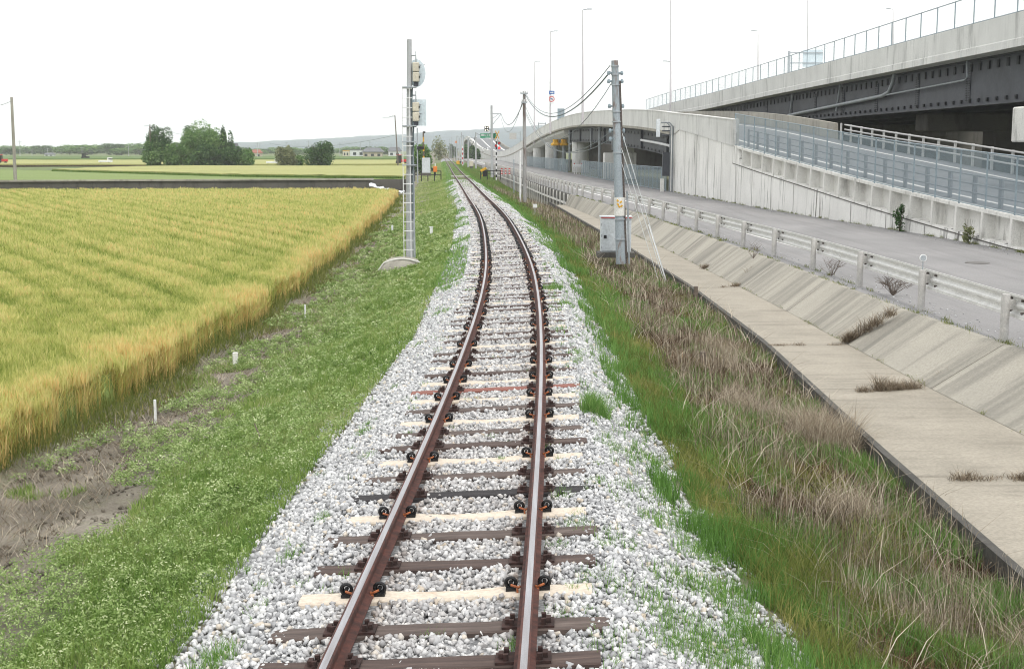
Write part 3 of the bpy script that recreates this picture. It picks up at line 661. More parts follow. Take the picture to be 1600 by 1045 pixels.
def right_bank():
    fall = lambda d0, y0, p: (lambda y: d0 if y < y0 else d0 * (y0 / y) ** p)
    # bright grass band beside the ballast
    X, Y = scatter(6.8, 330, lambda y: BR(y) - .25, lambda y: min(AL(y) - .1, GD(y) - .6), fall(2400, 11, 1.5))
    u = X - BR(Y); band = .35 + 1.1 * fbm(Y, Y * 0, 13, .45); cl = fbm(X, Y, 91, 1.6)
    keep = ((u < band) & (cl > .40 + .2 * (u < .12))) | ((cl > .57) & (u > 0) & (fbm(X, Y, 92, .5) > .42)) | ((Y < 9.8) & (cl > .42)) | ((Y > 60) & (u < band * 1.6)) | ((Y > 110) & (cl > .42))
    X, Y, cl = X[keep], Y[keep], cl[keep]; n = len(X)
    v = blades(X, Y, ground_z(X, Y) - .01, rng.uniform(.1, .3, n) * (.35 + cl), rng.uniform(.004, .008, n) * (1 + clampn((Y - 11) / 70) * 4.5), rng.uniform(.03, .5, n), clampn(.1 + .6 * fbm(X, Y, 95, .7) + rng.normal(0, .17, n)))
    tag(mass('verge_grass', *v[:2], 'grass_bright', v[2]), 'fresh green grass band along the right edge of the ballast', 'grass', kind='stuff')
    # olive undergrowth
    X, Y = scatter(6.8, 300, lambda y: BR(y) + .15, lambda y: min(AL(y) - .05, GD(y) - .5), fall(1700, 11, 1.5)); tt_ = (X - BR(Y)) / (AL(Y) - BR(Y)); kp = (tt_ < .3) | (fbm(X, Y, 105, .9) > .56) | (Y > 100); X, Y = X[kp], Y[kp]; n = len(X)
    v = blades(X, Y, ground_z(X, Y) - .01, rng.uniform(.06, .32, n) * (.5 + .9 * fbm(X, Y, 103, 1.4)), rng.uniform(.004, .009, n) * (1 + clampn((Y - 11) / 70) * 4), rng.uniform(.2, 1, n), clampn(fbm(X, Y, 99, .9) * .9 + rng.normal(0, .18, n)))
    tag(mass('bank_undergrowth', *v[:2], 'grass_olive', v[2]), 'olive tangled undergrowth on the bank between ballast and concrete apron', 'undergrowth', kind='stuff')
    # dry stalks, thicker towards the apron
    X, Y = scatter(6.8, 130, lambda y: BR(y) + .5, lambda y: AL(y) - .02, fall(1700, 11, 1.4))
    tt = clampn((X - BR(Y)) / (AL(Y) - BR(Y))); cl = fbm(X, Y, 111, .6); keep = (cl + .7 * tt > .66) & (fbm(X, Y, 115, 1.4) > .46) & ~((Y < 9.6) & (rng.random(len(X)) < .6)); X, Y, tt, cl = X[keep], Y[keep], tt[keep], cl[keep]; n = len(X)
    tall = rng.random(n) < .3; lim = .55 + .35 * clampn((1 - tt) * 3)
    h = np.where(tall, rng.uniform(.3, .62, n), rng.uniform(.12, .36, n)) * (.6 + .6 * cl) * lim * (1 + .25 * (Y > 40))
    lean = np.where(tall, rng.uniform(.02, .35, n), rng.uniform(.3, 1.1, n))
    v = blades(X, Y, ground_z(X, Y) - .01, h * .92, rng.uniform(.002, .0045, n) * (1 + clampn((Y - 11) / 60) * 6), lean, clampn(-.28 + 1.15 * fbm(X, Y, 117, 1.3) + .2 * tall + rng.normal(0, .26, n)))
    tag(mass('dry_stalks', *v[:2], 'dry_stalk', v[2]), 'dry grey brown dead weed stalks on the bank beside the concrete apron', 'dry weeds', kind='stuff')
    X, Y = scatter(7.5, 100, lambda y: .72 * BR(y) + .28 * AL(y), lambda y: AL(y) - .02, fall(2200, 11, 1.4)); cl = fbm(X, Y, 121, .8); kp = cl > .38; X, Y = X[kp], Y[kp]; n = len(X)
    v = blades(X, Y, ground_z(X, Y), rng.uniform(.05, .26, n), rng.uniform(.004, .009, n) * (1 + clampn((Y - 11) / 60) * 4), rng.uniform(.3, 1.25, n), clampn(-.25 + 1.1 * fbm(X, Y, 125, 1.6) + rng.normal(0, .2, n)))
    tag(mass('rusty_dead_grass', *v[:2], 'dry_red', v[2]), 'rusty brown dead grass near the dark concrete lip', 'dead grass', kind='stuff')
    # long bent stems lying across the brush, and fresh shoots pushing up through it
    X, Y = scatter(7.5, 45, lambda y: BR(y) + .6, lambda y: AL(y) + .02, fall(55, 11, 1.1)); n = len(X)
    v = blades(X, Y, ground_z(X, Y) + .04, rng.uniform(.35, .75, n), rng.uniform(.0045, .0075, n) * (1 + clampn((Y - 11) / 50) * 3), rng.uniform(.7, 1.25, n), clampn(rng.normal(.72, .2, n)))
    tag(mass('bent_stems', *v[:2], 'dry_stalk', v[2]), 'pale bent stems lying across the dead brush on the right bank', 'dead stems', kind='stuff')
    X, Y = scatter(7.5, 60, lambda y: BR(y) + .9, lambda y: AL(y), fall(170, 11, 1.3)); kp = fbm(X, Y, 141, 1.0) > .48; X, Y = X[kp], Y[kp]; n = len(X)
    v = blades(X, Y, ground_z(X, Y), rng.uniform(.2, .52, n), rng.uniform(.004, .008, n) * (1 + clampn((Y - 11) / 50) * 2.5), rng.uniform(.02, .3, n), clampn(rng.normal(.6, .3, n)))
    tag(mass('coarse_dead_stems', *v[:2], 'dry_stalk', v[2]), 'coarse upright dead stems standing in the brush on the right bank', 'dead stems', kind='stuff')
    X, Y = scatter(7, 60, lambda y: BR(y) + .5, lambda y: AL(y) - .1, fall(900, 11, 1.4)); cl = fbm(X, Y, 131, 1.2); kp = cl > .57 - .06 * (Y < 9.5); X, Y, cl = X[kp], Y[kp], cl[kp]; n = len(X)
    v = blades(X, Y, ground_z(X, Y), rng.uniform(.12, .34, n), rng.uniform(.003, .007, n) * (1 + clampn((Y - 11) / 60) * 4), rng.uniform(.03, .35, n), clampn(rng.normal(.45, .22, n)))
    tag(mass('fresh_shoots', *v[:2], 'grass_bright', v[2]), 'fresh upright green shoots growing through the dead brush', 'grass', kind='stuff')
    # arched tuft of dead pampas grass and grey seed heads
    c = G(1335, 715, -1.0); parts = []
    for (cx, cy, r, hgt, k) in ((c.x - .25, c.y + .5, .42, .62, 2200), (c.x - .55, c.y + 1.2, .3, .45, 900), (3.5, 13.2, .3, .5, 600), (3.3, 18.5, .35, .55, 700), (4.2, 9.6, .3, .5, 800), (3.9, 24, .4, .5, 600)):
        a = rng.uniform(0, 2 * PI, k); q = r * np.sqrt(rng.random(k)); X = cx + q * np.cos(a); Y = cy + q * np.sin(a)
        parts.append(blades(X, Y, ground_z(X, Y), hgt * rng.uniform(.6, 1.3, k), rng.uniform(.003, .0055, k), rng.uniform(.3, 1.2, k), clampn(rng.normal(.72, .2, k))))
    v = join(parts); tag(mass('dead_tufts', *v[:2], 'dry_stalk', v[2]), 'arching tufts of pale dead grass leaning over the dark concrete lip', 'dead grass', kind='stuff')
right_bank()

def ballast_weeds():
    parts = []
    spots = [(930, 655, .17, 900, .28), (865, 455, .25, 500, .16), (455, 855, .12, 160, .09), (335, 1012, .16, 350, .12), (375, 800, .1, 150, .08), (575, 708, .1, 140, .07), (570, 660, .12, 160, .07), (505, 800, .08, 120, .08), (860, 705, .1, 90, .06),
             (965, 860, .2, 140, .1), (1010, 950, .25, 180, .12), (900, 840, .15, 90, .1), (940, 930, .2, 130, .1), (1060, 900, .2, 150, .12), (1100, 985, .3, 330, .14), (1000, 760, .2, 120, .1), (935, 770, .12, 110, .08), (1145, 1020, .25, 320, .15), (1090, 830, .22, 250, .14),
             (1130, 900, .25, 380, .16), (1180, 960, .22, 420, .18), (1030, 800, .2, 200, .12), (960, 700, .15, 150, .1), (1015, 690, .15, 200, .12), (885, 480, .2, 240, .12), (870, 520, .18, 120, .08), (905, 560, .2, 180, .1), (700, 440, .3, 300, .12), (690, 480, .2, 200, .1), (735, 450, .2, 160, .08), (640, 620, .12, 60, .06),
             (1050, 1010, .2, 200, .12), (880, 980, .12, 70, .08), (800, 1030, .1, 60, .08), (880, 790, .1, 80, .1), (870, 870, .1, 60, .08), (790, 700, .08, 40, .05), (960, 1030, .2, 120, .1), (855, 380, .3, 420, .14), (830, 345, .3, 420, .14)]
    for (u, v_, r, k, h) in spots:
        c = G(u, v_ + 6, -.1); a = rng.uniform(0, 2 * PI, k); q = r * rng.random(k) ** .7; X = c.x + q * np.cos(a); Y = c.y + 1.5 * q * np.sin(a)
        parts.append(blades(X, Y, ground_z(X, Y) + .01, h * rng.uniform(.5, 1.2, k), rng.uniform(.003, .006, k) * (1 + max(0, c.y - 12) / 25), rng.uniform(.1, .7, k), clampn(rng.normal(.5, .2, k))))
    X, Y = scatter(7, 60, lambda y: BL(y) + .1, lambda y: BR(y) + .1, lambda y: 2.2); 
    for x, y in zip(X, Y):
        if abs(x - float(TC(y))) < .75 and random.random() < .85: continue
        k = random.randint(12, 50); r = random.uniform(.03, .14); a = rng.uniform(0, 2 * PI, k); q = r * rng.random(k); xx = x + q * np.cos(a); yy = y + q * np.sin(a)
        parts.append(blades(xx, yy, ground_z(xx, yy) + .005, rng.uniform(.03, .11, k), rng.uniform(.003, .006, k) * (1 + max(0, y - 12) / 25), rng.uniform(.2, .8, k), clampn(rng.normal(.55, .2, k))))
    X, Y = scatter(7, 34, lambda y: BR(y) - .85, lambda y: BR(y) + .15, lambda y: 20 * min(1, 12 / y))
    for x, y in zip(X, Y):
        if random.random() > .35 + .9 * float(fbm(np.array([x]), np.array([y]), 14, .9)[0]) * (x - float(BR(y)) + 1): continue
        k = random.randint(8, 34); r = random.uniform(.02, .1); a = rng.uniform(0, 2 * PI, k); q = r * rng.random(k); xx = x + q * np.cos(a); yy = y + q * np.sin(a)
        parts.append(blades(xx, yy, ground_z(xx, yy) + .005, rng.uniform(.05, .17, k), rng.uniform(.003, .005, k) * (1 + max(0, y - 12) / 20), rng.uniform(.1, .5, k), clampn(rng.normal(.5, .2, k))))
    # grass creeping over the far ballast
    X, Y = scatter(31, 330, lambda y: BL(y) - .2, lambda y: BR(y) + .2, lambda y: 260 * (30 / y) ** 1.2); c = TC(Y); lat = np.abs(X - c)
    kp = ((lat > 1.05) & (fbm(X, Y, 21, .35) > .6 - .3 * clampn((Y - 45) / 80))) | ((Y > 100) & (fbm(X, Y, 25, .3) > .45) & (np.abs(lat - .56) > .15)) | ((Y < 42) & (X < c - 1.1)); X, Y = X[kp], Y[kp]; n = len(X)
    parts.append(blades(X, Y, ground_z(X, Y), rng.uniform(.06, .14, n), rng.uniform(.01, .02, n) * (Y / 30), rng.uniform(.2, .9, n), clampn(rng.normal(.55, .18, n))))
    v = join(parts); tag(mass('ballast_weeds', *v[:2], 'grass_bright', v[2]), 'small green weeds growing up through the ballast stones', 'weeds', kind='stuff')
ballast_weeds()

# ------------------------------------------------------------------ road, apron, guardrail on the right
def strip(name, ys, xl, xr, z, m, nx=1, kind='structure'):
    V = []
    for y in ys:
        a, b = float(xl(y)), float(xr(y)); zz = float(z(y)) if callable(z) else z
        for j in range(nx + 1): V.append((a + (b - a) * j / nx, y, zz))
    n = nx + 1; f = [(i * n + j, i * n + j + 1, (i + 1) * n + j + 1, (i + 1) * n + j) for i in range(len(ys) - 1) for j in range(nx)]
    o = mass(name, V, f, m); return tag(o, kind=kind)
yroad = np.concatenate([np.arange(3, 110, 1.5), np.arange(110, 400, 5), np.arange(400, 620, 15)])
strip('side_road', yroad, lambda y: TP(y) if y < 90 else GD(y) - .12, lambda y: WL(y) + .3 if y < 400 else GD(y) + 6, -.1, 'asphalt')
strip('road_edge_line', yroad, lambda y: GD(y) + 1.58, lambda y: GD(y) + 1.73, -.096, 'road_paint')
mh = G(1527, 411, -.1); mm = MB(); mm.disc((mh.x, mh.y, -.092), .33, .012, 'Z', 28); mat('iron_cover', srgb(118, 115, 112), srgb(104, 101, 98), 20, .8, .1, .2); mo = mm.build('manhole_cover', 'iron_cover'); tag(mo, 'round dark iron manhole cover in the grey side road', 'manhole cover')

def apron():
    joints = [4.2, 9.5, 15.0, 20.7, 25.5, 30.8, 36.1, 41.4, 46.7, 52, 57.3, 62.6, 67.9, 73.2, 78.5, 84, 90.5]
    ap = thing('concrete_apron', (float(AL(20)), 20, -1), 'weathered concrete drainage apron with flat floor and sloping side below the road', 'concrete apron')
    fl = MB(); sl = MB(); lip = MB()
    for a, b in zip(joints[:-1], joints[1:]):
        ys = np.linspace(a + .015, b - .015, 5)
        for q in range(4):
            y0, y1 = ys[q], ys[q + 1]; A0, A1 = float(AL(y0)), float(AL(y1)); F0, F1 = float(FT(y0)), float(FT(y1)); T0, T1 = float(TP(y0)), float(TP(y1))
            sk = .0
            fl.add([(A0, y0, -.8), (F0, y0, -.8), (F1, y1, -.8), (A1, y1, -.8), (A0, y0, -.95), (F0, y0, -.95), (F1, y1, -.95), (A1, y1, -.95)], [(0, 1, 2, 3), (4, 5, 6, 7), (0, 1, 5, 4), (2, 3, 7, 6), (3, 0, 4, 7)])
            sl.add([(F0 + .004, y0, -.797), (T0, y0, -.085), (T1, y1, -.085), (F1 + .004, y1, -.797), (F0 + .1, y0, -.9), (T0 + .1, y0, -.2), (T1 + .1, y1, -.2), (F1 + .1, y1, -.9), (T0 + .12, y0, -.085), (T1 + .12, y1, -.085)], [(0, 1, 2, 3), (4, 5, 6, 7), (0, 1, 5, 4), (2, 3, 7, 6), (1, 8, 9, 2)])
    ysl = np.arange(4.2, 96, 1.0); 
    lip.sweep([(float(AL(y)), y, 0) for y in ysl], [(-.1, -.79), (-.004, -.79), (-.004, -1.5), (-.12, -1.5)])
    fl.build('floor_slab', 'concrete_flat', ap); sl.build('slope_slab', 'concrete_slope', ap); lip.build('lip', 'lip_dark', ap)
apron()

def guardrail():
    g = thing('guardrail', (float(GD(21)), 21, -.1), 'long grey steel guardrail on round posts beside the side road', 'guardrail')
    ys = [9.0, 13.0, 17.0] + [21.02, 25.28, 29.7, 34.0, 38.3, 42.2, 46.1, 50.0, 54.0, 58.1, 62.3, 66.4, 70.4, 74.3, 78, 81.7, 86.0]
    y = 89.0
    while y < 250: ys.append(y); y += 2.6
    brm = MB()
    for i, y in enumerate(ys[:78]):
        x = float(GD(y)); r = .07 if y < 88 else .075
        m = MB(); m.lathe((x, y, -.11), [(r, 0), (r, .78), (r - .008, .80), (.0, .805)], 14); m.build('post', 'guard_post_paint', g, smooth=True)
        m = MB(); m.box((x + .1, y, .52), (.1, .1, .16)); m.build('bracket', 'guard_post_paint', g)
        if i < 16:
            for by_ in (-.24, .24):
                for bz in (.40, .60): MB().box((float(GD(y + by_)) + .185, y + by_, bz), (.05, .05, .035)).build('bolt', 'fastener_grey', g)
    pth = [(float(GD(y)), y, 0) for y in np.arange(8, 300, 1.3)]
    # W-beam on the road side, thin with two waves
    w = [(.15, .31), (.15, .36), (.215, .40), (.215, .44), (.155, .49), (.155, .52), (.215, .57), (.215, .61), (.15, .65), (.15, .69)]
    prof = w + [(a - .012, b) for a, b in w[::-1]]
    MB().sweep(pth, prof).build('beam', 'guard_steel', g)
    # concrete wall brackets carrying the far posts
    wl = thing('bracketed_retaining_wall', (float(GD(110)), 110, -1.1), 'ribbed concrete retaining wall carrying the far guardrail posts', 'retaining wall')
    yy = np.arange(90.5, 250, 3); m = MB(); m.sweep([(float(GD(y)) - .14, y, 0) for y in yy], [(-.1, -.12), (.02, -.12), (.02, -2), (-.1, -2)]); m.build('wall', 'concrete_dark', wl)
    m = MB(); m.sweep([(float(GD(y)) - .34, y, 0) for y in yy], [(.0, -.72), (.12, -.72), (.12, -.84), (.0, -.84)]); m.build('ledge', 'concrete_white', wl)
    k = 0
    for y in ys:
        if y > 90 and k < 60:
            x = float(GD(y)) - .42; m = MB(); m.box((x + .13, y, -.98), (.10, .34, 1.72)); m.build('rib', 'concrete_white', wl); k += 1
    rf = thing('road_reflector', (float(GD(25.28)), 25.28, .7), 'round white delineator on a short stem on the guardrail post near the dry bush', 'reflector')
    x, yq = float(GD(25.28)), 25.28; MB().tube([(x, yq, .69), (x, yq, .86)], .012, 6).build('stem', 'galvanised', rf); MB().disc((x, yq, .92), .07, .025, 'Y', 20).build('disc', 'white_paint', rf); MB().disc((x, yq - .016, .92), .055, .01, 'Y', 20).build('lens', 'galvanised', rf)
guardrail()

# ------------------------------------------------------------------ fences
def fence(name, path, h, label, cat, spacing_pts, loc, group=None, r=.03, base=True, m='wire_mesh', maxp=100):
    """path: dense polyline for mesh and rails, spacing_pts: where posts stand"""
    f = thing(name, loc, label, cat, group)
    for p in spacing_pts[:maxp]: MB().tube([p, (p[0], p[1], p[2] + h)], r, 8).build('post', 'fence_steel', f)
    MB().tube([(p[0], p[1], p[2] + h - .02) for p in path], r * .85, 6).build('top_rail', 'fence_steel', f)
    MB().tube([(p[0], p[1], p[2] + .06) for p in path], r * .7, 6).build('bottom_rail', 'fence_steel', f)
    V, Fc, uv = [], [], []; d = 0
    for i, p in enumerate(path):
        if i: d += (Vector(p) - Vector(path[i - 1])).length
        V += [(p[0] - loc[0], p[1] - loc[1], p[2] + .06 - loc[2]), (p[0] - loc[0], p[1] - loc[1], p[2] + h - .03 - loc[2])]; uv += [(d, 0), (d, h - .09)]
    for i in range(len(path) - 1): Fc.append((2 * i, 2 * i + 2, 2 * i + 3, 2 * i + 1))
    o = mass('mesh_panel', V, Fc, m); o.parent = f; ul = o.data.uv_layers.new(name='UVMap')
    for l in o.data.loops: ul.data[l.index].uv = uv[l.vertex_index]
    return f
def pts_on(X, Z, ys, dx=0): return [(float(X(y)) + dx, float(y), float(Z(y))) for y in ys]

# ------------------------------------------------------------------ ramp (near wall, deck, humped bridge, far climb)
RWID = lin([(0, 7.6), (365, 8.2), (600, 11.5), (760, 11.5)])
def build_ramp():
    top = ZD
    deck = strip('ramp_road', np.concatenate([np.arange(20, 200, 3), np.arange(200, 740, 8)]), lambda y: WL(y) + .05, lambda y: WL(y) + float(RWID(y)), lambda y: ZD(y), 'asphalt_ramp', 2)
    rys = np.concatenate([np.arange(22, 200, 3), np.arange(200, 700, 8)])
    strip('ramp_edge_line', rys, lambda y: WL(y) + 1.35, lambda y: WL(y) + 1.5 + .001 * y, lambda y: ZD(y) + .006, 'road_paint')
    strip('ramp_edge_line', rys, lambda y: WL(y) + float(RWID(y)) - 1.2 - .001 * y, lambda y: WL(y) + float(RWID(y)) - 1.05, lambda y: ZD(y) + .006, 'road_paint')
    strip('ramp_centre_line', np.arange(300, 700, 8), lambda y: WL(y) + float(RWID(y)) * .5 - .2, lambda y: WL(y) + float(RWID(y)) * .5 + .2, lambda y: ZD(y) + .006, 'road_paint')
    wl = thing('ramp_retaining_wall', (float(WL(60)), 60, -.1), 'tall pale streaked concrete retaining wall with recessed bays below the ramp fence', 'retaining wall')
    # lower proud wall, recessed upper wall
    ys = np.arange(14, 98.1, 1.0)
    lower = MB()
    def lp(i):
        y = ys[i]; d = max(float(ZD(y)) - .92, -.05) if y < 76 else float(ZD(y)) - .02
        return [(-.04, -.2), (-.0, d), (.5, d), (.5, -.2)]
    lower.sweep([(float(WL(y)), y, 0) for y in ys], lp); lower.build('lower_wall', 'concrete_wall', wl)
    up = MB(); yu = np.arange(14, 77.1, 1.0)
    up.sweep([(float(WL(y)) + .42, y, 0) for y in yu], lambda i: [(0, float(ZD(yu[i])) - 1.0), (0, float(ZD(yu[i])) - .03), (.5, float(ZD(yu[i])) - .03), (.5, float(ZD(yu[i])) - 1.0)]); up.build('upper_wall', 'concrete_white', wl)
    cop = MB(); cop.sweep([(float(WL(y)) + .0, y, 0) for y in yu], lambda i: [(.02, float(ZD(yu[i])) - .1), (.02, float(ZD(yu[i])) + .012), (.5, float(ZD(yu[i])) + .012), (.5, float(ZD(yu[i])) - .1)]); cop.build('coping', 'concrete_white', wl)
    gr = MB(); gr.sweep([(float(WL(y)) - .03, y, 0) for y in yu], lambda i: [(-.012, max(float(ZD(yu[i])) - 1.02, -.08)), (-.012, max(float(ZD(yu[i])) - .99, -.05)), (.03, max(float(ZD(yu[i])) - .99, -.05)), (.03, max(float(ZD(yu[i])) - 1.02, -.08))]); gr.build('ledge', 'concrete_dark', wl)
    fx = [1141.7, 1156.4, 1171.4, 1187.9, 1204.6, 1223, 1242, 1262.8, 1284, 1307, 1332, 1359, 1387.6, 1419, 1453.4, 1491, 1532, 1578, 1631, 1690, 1760]
    fy = []
    for u in fx:
        y = 60.0
        for _ in range(60): y += ((float(WL(y))) / ((u - 800) / F) - y) * .4
        fy.append(y)
    for y in fy:
        z = float(ZD(y)); b = max(z - .98, -.1); x = float(WL(y)); m = MB()
        m.add([(x - .02, y - .12, b), (x - .02, y + .12, b), (x + .44, y + .16, b), (x + .44, y - .16, b), (x - .0, y - .08, z - .08), (x - .0, y + .08, z - .08), (x + .44, y + .12, z - .08), (x + .44, y - .12, z - .08)], [(0, 1, 2, 3), (4, 5, 6, 7), (0, 1, 5, 4), (1, 2, 6, 5), (2, 3, 7, 6), (3, 0, 4, 7)]); m.build('buttress', 'concrete_white', wl)
    for i, y in enumerate(fy[9:19]):
        z = float(ZD(y)); x = float(WL(y)) + .3; m = MB(); m.tube([(x, y + .25, z - .1), (x, y + .25, max(z - .75, 0)), (x - .05, y + .35, max(z - .85, -.05)), (x - .3, y + .5, max(z - .92, -.06))], .02, 6); m.build('drain_pipe', 'dark_steel', wl)
    # drip joints down the big wall
    jm = MB()
    for y in np.arange(40, 97, 4.0):
        d = float(ZD(y)) - .95 if y < 76 else float(ZD(y)) + .9; jm.box((float(WL(y)) - .045, y, d / 2 - .1), (.01, .02, d))
    jm.build('joint', 'concrete_dark', wl)
    # mesh fence on the wall
    fy2 = sorted(fy); pth = pts_on(WL, ZD, np.arange(fy2[0], fy2[-1] + .3, .7), .1)
    fence('ramp_mesh_fence', pth, 1.85, 'pale blue grey mesh fence on top of the retaining wall beside the ramp', 'mesh fence', pts_on(WL, ZD, fy2, .1), (float(WL(60)) + .1, 60, float(ZD(60))), m='wire_mesh')
    # inner pipe rail with broad posts
    def piperail(name, X, ys, label, w=.26, hh=1.0, rails=(.95, .65, .35), r=.03, m1='concrete_dark', m2='galvanised'):
        t = thing(name, (float(X(ys[0])), ys[0], float(ZD(ys[0]))), label, 'pipe railing')
        for y in ys: MB().box((float(X(y)), y, float(ZD(y)) + hh / 2), (.1, w, hh), bev=.015).build('post', m1, t)
        py = np.arange(min(ys), max(ys) + .1, 1.5)
        for h in rails: MB().tube([(float(X(y)) - .07, y, float(ZD(y)) + h) for y in py], r, 8).build('rail', m2, t, smooth=True)
    mat('rail_post_grey', srgb(138, 141, 145), srgb(122, 125, 130), 4, .6, .1, .03); mat('rail_pipe_pale', srgb(190, 190, 188), srgb(172, 172, 170), 4, .5, .2, .02)
    piperail('ramp_inner_railing', lambda y: WL(y) + .75, np.arange(28, 77, 2.2), 'grey pipe railing with broad posts close behind the ramp mesh fence', m1='rail_post_grey', m2='rail_post_grey')
    piperail('ramp_outer_railing', lambda y: WL(y) + float(RWID(y)), np.arange(42, 83, 2.0), 'pale three pipe railing along the far edge of the ramp', .16, 1.05, (1.0, .72, .44), .045, 'rail_pipe_pale', 'rail_pipe_pale')
    # solid parapets
    par = thing('ramp_far_parapet', (float(WL(120) + 7.6), 120, 5), 'stained concrete parapet on the far edge of the ramp above the mesh fence', 'parapet')
    py = np.concatenate([np.arange(83.5, 200, 3), np.arange(200, 700, 8)])
    MB().sweep([(float(WL(y)) + float(RWID(y)), y, float(ZD(y))) for y in py], [(0, -.9), (0, .98), (.25, .98), (.3, -.9)]).build('parapet', 'concrete_old', par)
    # embankment core under the far side for Y<97 so it is solid
    core = MB(); cy = np.arange(14, 97.5, 3.0)
    core.sweep([(float(WL(y)), y, 0) for y in cy], lambda i: [(.45, -.2), (.45, float(ZD(cy[i])) - .2), (float(RWID(cy[i])) - .02, float(ZD(cy[i])) - .05), (float(RWID(cy[i])) + .1, -.2)]); core.build('core', 'concrete_wall', wl)
    # hump bridge
    br = thing('ramp_bridge', (float(WL(130)), 130, -.1), 'humped ramp bridge with weathered concrete parapet over dark steel girders', 'bridge')
    by = np.concatenate([np.arange(76.9, 200, 2.5), np.arange(200, 700, 6)])
    ph = lin([(76, 1.55), (96, 1.12), (2000, 1.1)])
    pt = MB(); pt.sweep([(float(WL(y)), y, float(ZD(y))) for y in by], lambda i: [(-.06, -.5 if by[i] > 95 else 0), (-.06, float(ph(by[i])) - .06), (-.1, float(ph(by[i])) - .06), (-.1, float(ph(by[i]))), (.3, float(ph(by[i]))), (.3, -.5 if by[i] > 95 else 0)]); pt.build('parapet', 'concrete_parapet', br)
    dk = MB(); dy = np.concatenate([np.arange(98.2, 200, 3), np.arange(200, 700, 8)])
    dk.sweep([(float(WL(y)), y, float(ZD(y))) for y in dy], lambda i: [(-.12, -.32), (-.12, -.52), (1.2, -.62), (float(RWID(dy[i])) - .4, -.62), (float(RWID(dy[i])), -.5), (float(RWID(dy[i])), -.03), (.31, -.03), (.31, -.32)]); dk.build('deck', 'concrete_old', br)
    for gx in (.95, 3.6, 6.3):
        gy = np.arange(98.5, 186, 2.5); gm = MB()
        def gp(i):
            d = -2.35; return [(-.22, -.63), (.22, -.63), (.22, -.68), (.02, -.68), (.02, d + .05), (.22, d + .05), (.22, d), (-.22, d), (-.22, d + .05), (-.02, d + .05), (-.02, -.68), (-.22, -.68)]
        gm.sweep([(float(WL(y)) + gx, y, float(ZD(y))) for y in gy], gp); gm.build('girder', 'dark_steel', br)
    for y in np.arange(104, 184, 13.0): MB().box((float(WL(y)) + .83, y, float(ZD(y)) - 1.5), (.2, .03, 1.6)).build('stiffener', 'dark_steel', br)
    for y in np.arange(99.5, 185, 1.9):
        x = float(WL(y)) + .72; z = float(ZD(y)); MB().box((x, y, z - .95), (.06, .3, .22)).build('bolt_plate', 'black_steel', br); MB().box((x, y, z - 2.15), (.06, .3, .18)).build('bolt_plate', 'black_steel', br)
    # slab soffit and solid end beyond the girders
    sb = MB(); sy = np.arange(186, 262, 4); sb.sweep([(float(WL(y)), y, float(ZD(y))) for y in sy], [(.3, -.55), (.3, -.9), (1.1, -1.5), (7.0, -1.5), (7.6, -.9), (7.6, -.55)]); sb.build('slab', 'concrete_parapet', br)
    en = MB(); ey = np.concatenate([np.arange(258, 450, 6)]); en.sweep([(float(WL(y)), y, 0) for y in ey], lambda i: [(-.05, -.3), (-.05, float(ZD(ey[i])) - .45), (8, float(ZD(ey[i])) - .45), (8, -.3)]); en.build('end_wall', 'concrete_parapet', br)
    e2 = MB(); y2 = np.arange(450, 700, 8); e2.sweep([(float(WL(y)), y, 0) for y in y2], lambda i: [(1.0, -.3), (1.0, float(ZD(y2[i])) - .6), (10, float(ZD(y2[i])) - .6), (10, -.3)]); e2.build('end_wall', 'dark_steel', br)
    ab = MB(); ab.box((float(WL(98)) + 3.9, 98.6, 2.0), (7.8, .5, 4.2)); ab.build('abutment', 'concrete_wall', br)
    for (u, Y) in ((843, 238), (863, 214), (907, 178), (975, 150)):
        x = A(u, 240, Y).x; zt = float(ZD(Y)) - (2.3 if Y < 186 else 1.4)
        x = max(x, float(WL(Y)) + 1.0); m = MB(); m.lathe((x, Y, -.2), [(1.15, 0), (1.15, zt + .2)], 20); m.build('pier', 'concrete_parapet', br, smooth=True)
    for (u, Y) in ((938, 141), ):
        x = float(WL(Y)) + 2.2; MB().box((x, Y, 1.2), (3.4, 1.8, 2.8), bev=.05).build('pier_block', 'concrete_wall', br)
    # white pipe under the parapet
    pp = MB(); py = np.arange(101, 118, 1.0); pp.tube([(float(WL(100.5)) + .7, 118.5, float(ZD(118)) - .7)] + [(float(WL(y)) + .78, y, float(ZD(y)) - 1.55) for y in py[::-1]], .11, 8); pp.build('drain_pipe', 'white_paint', br, smooth=True)
    for (u, Y) in ((890, 182), (937, 146)):
        x = A(u, 240, Y).x; z = float(ZD(Y)) - .6; MB().tube([(x, Y, z), (x, Y, .0)], .16, 10).build('drain_pipe', 'pipe_grey', br, smooth=True)
    x = A(890, 240, 182).x; MB().tube([(x + 1.9, 180, 5.3), (x + 1.8, 180, 4.5), (x + 1.2, 180.5, 4.1), (x, 181.5, 3.6)], .15, 8).build('drain_pipe', 'pipe_grey', br, smooth=True)
    for (u, v0, v1, Y) in ((923.5, 201, 231, 154), (957, 203, 235, 134), (895, 200, 217, 180), (899, 201, 218, 179)):
        a = A(u, v0, Y); b = A(u, v1, Y); MB().tube([a, b], .08, 6).build('drain_pipe', 'pipe_grey', br)
    # ground fence below the bridge
    gy = np.arange(98, 246, 2.0); fx2 = lambda y: WL(y) - .3 + .0 * y
    pth = [(float(fx2(y)), y, -.1) for y in gy if y < 158]; fence('roadside_mesh_fence', pth, 1.75, 'grey mesh fence along the side road under the humped bridge', 'mesh fence', [(p[0], p[1], p[2]) for p in pth], (float(fx2(120)), 120, -.1), m='wire_mesh')
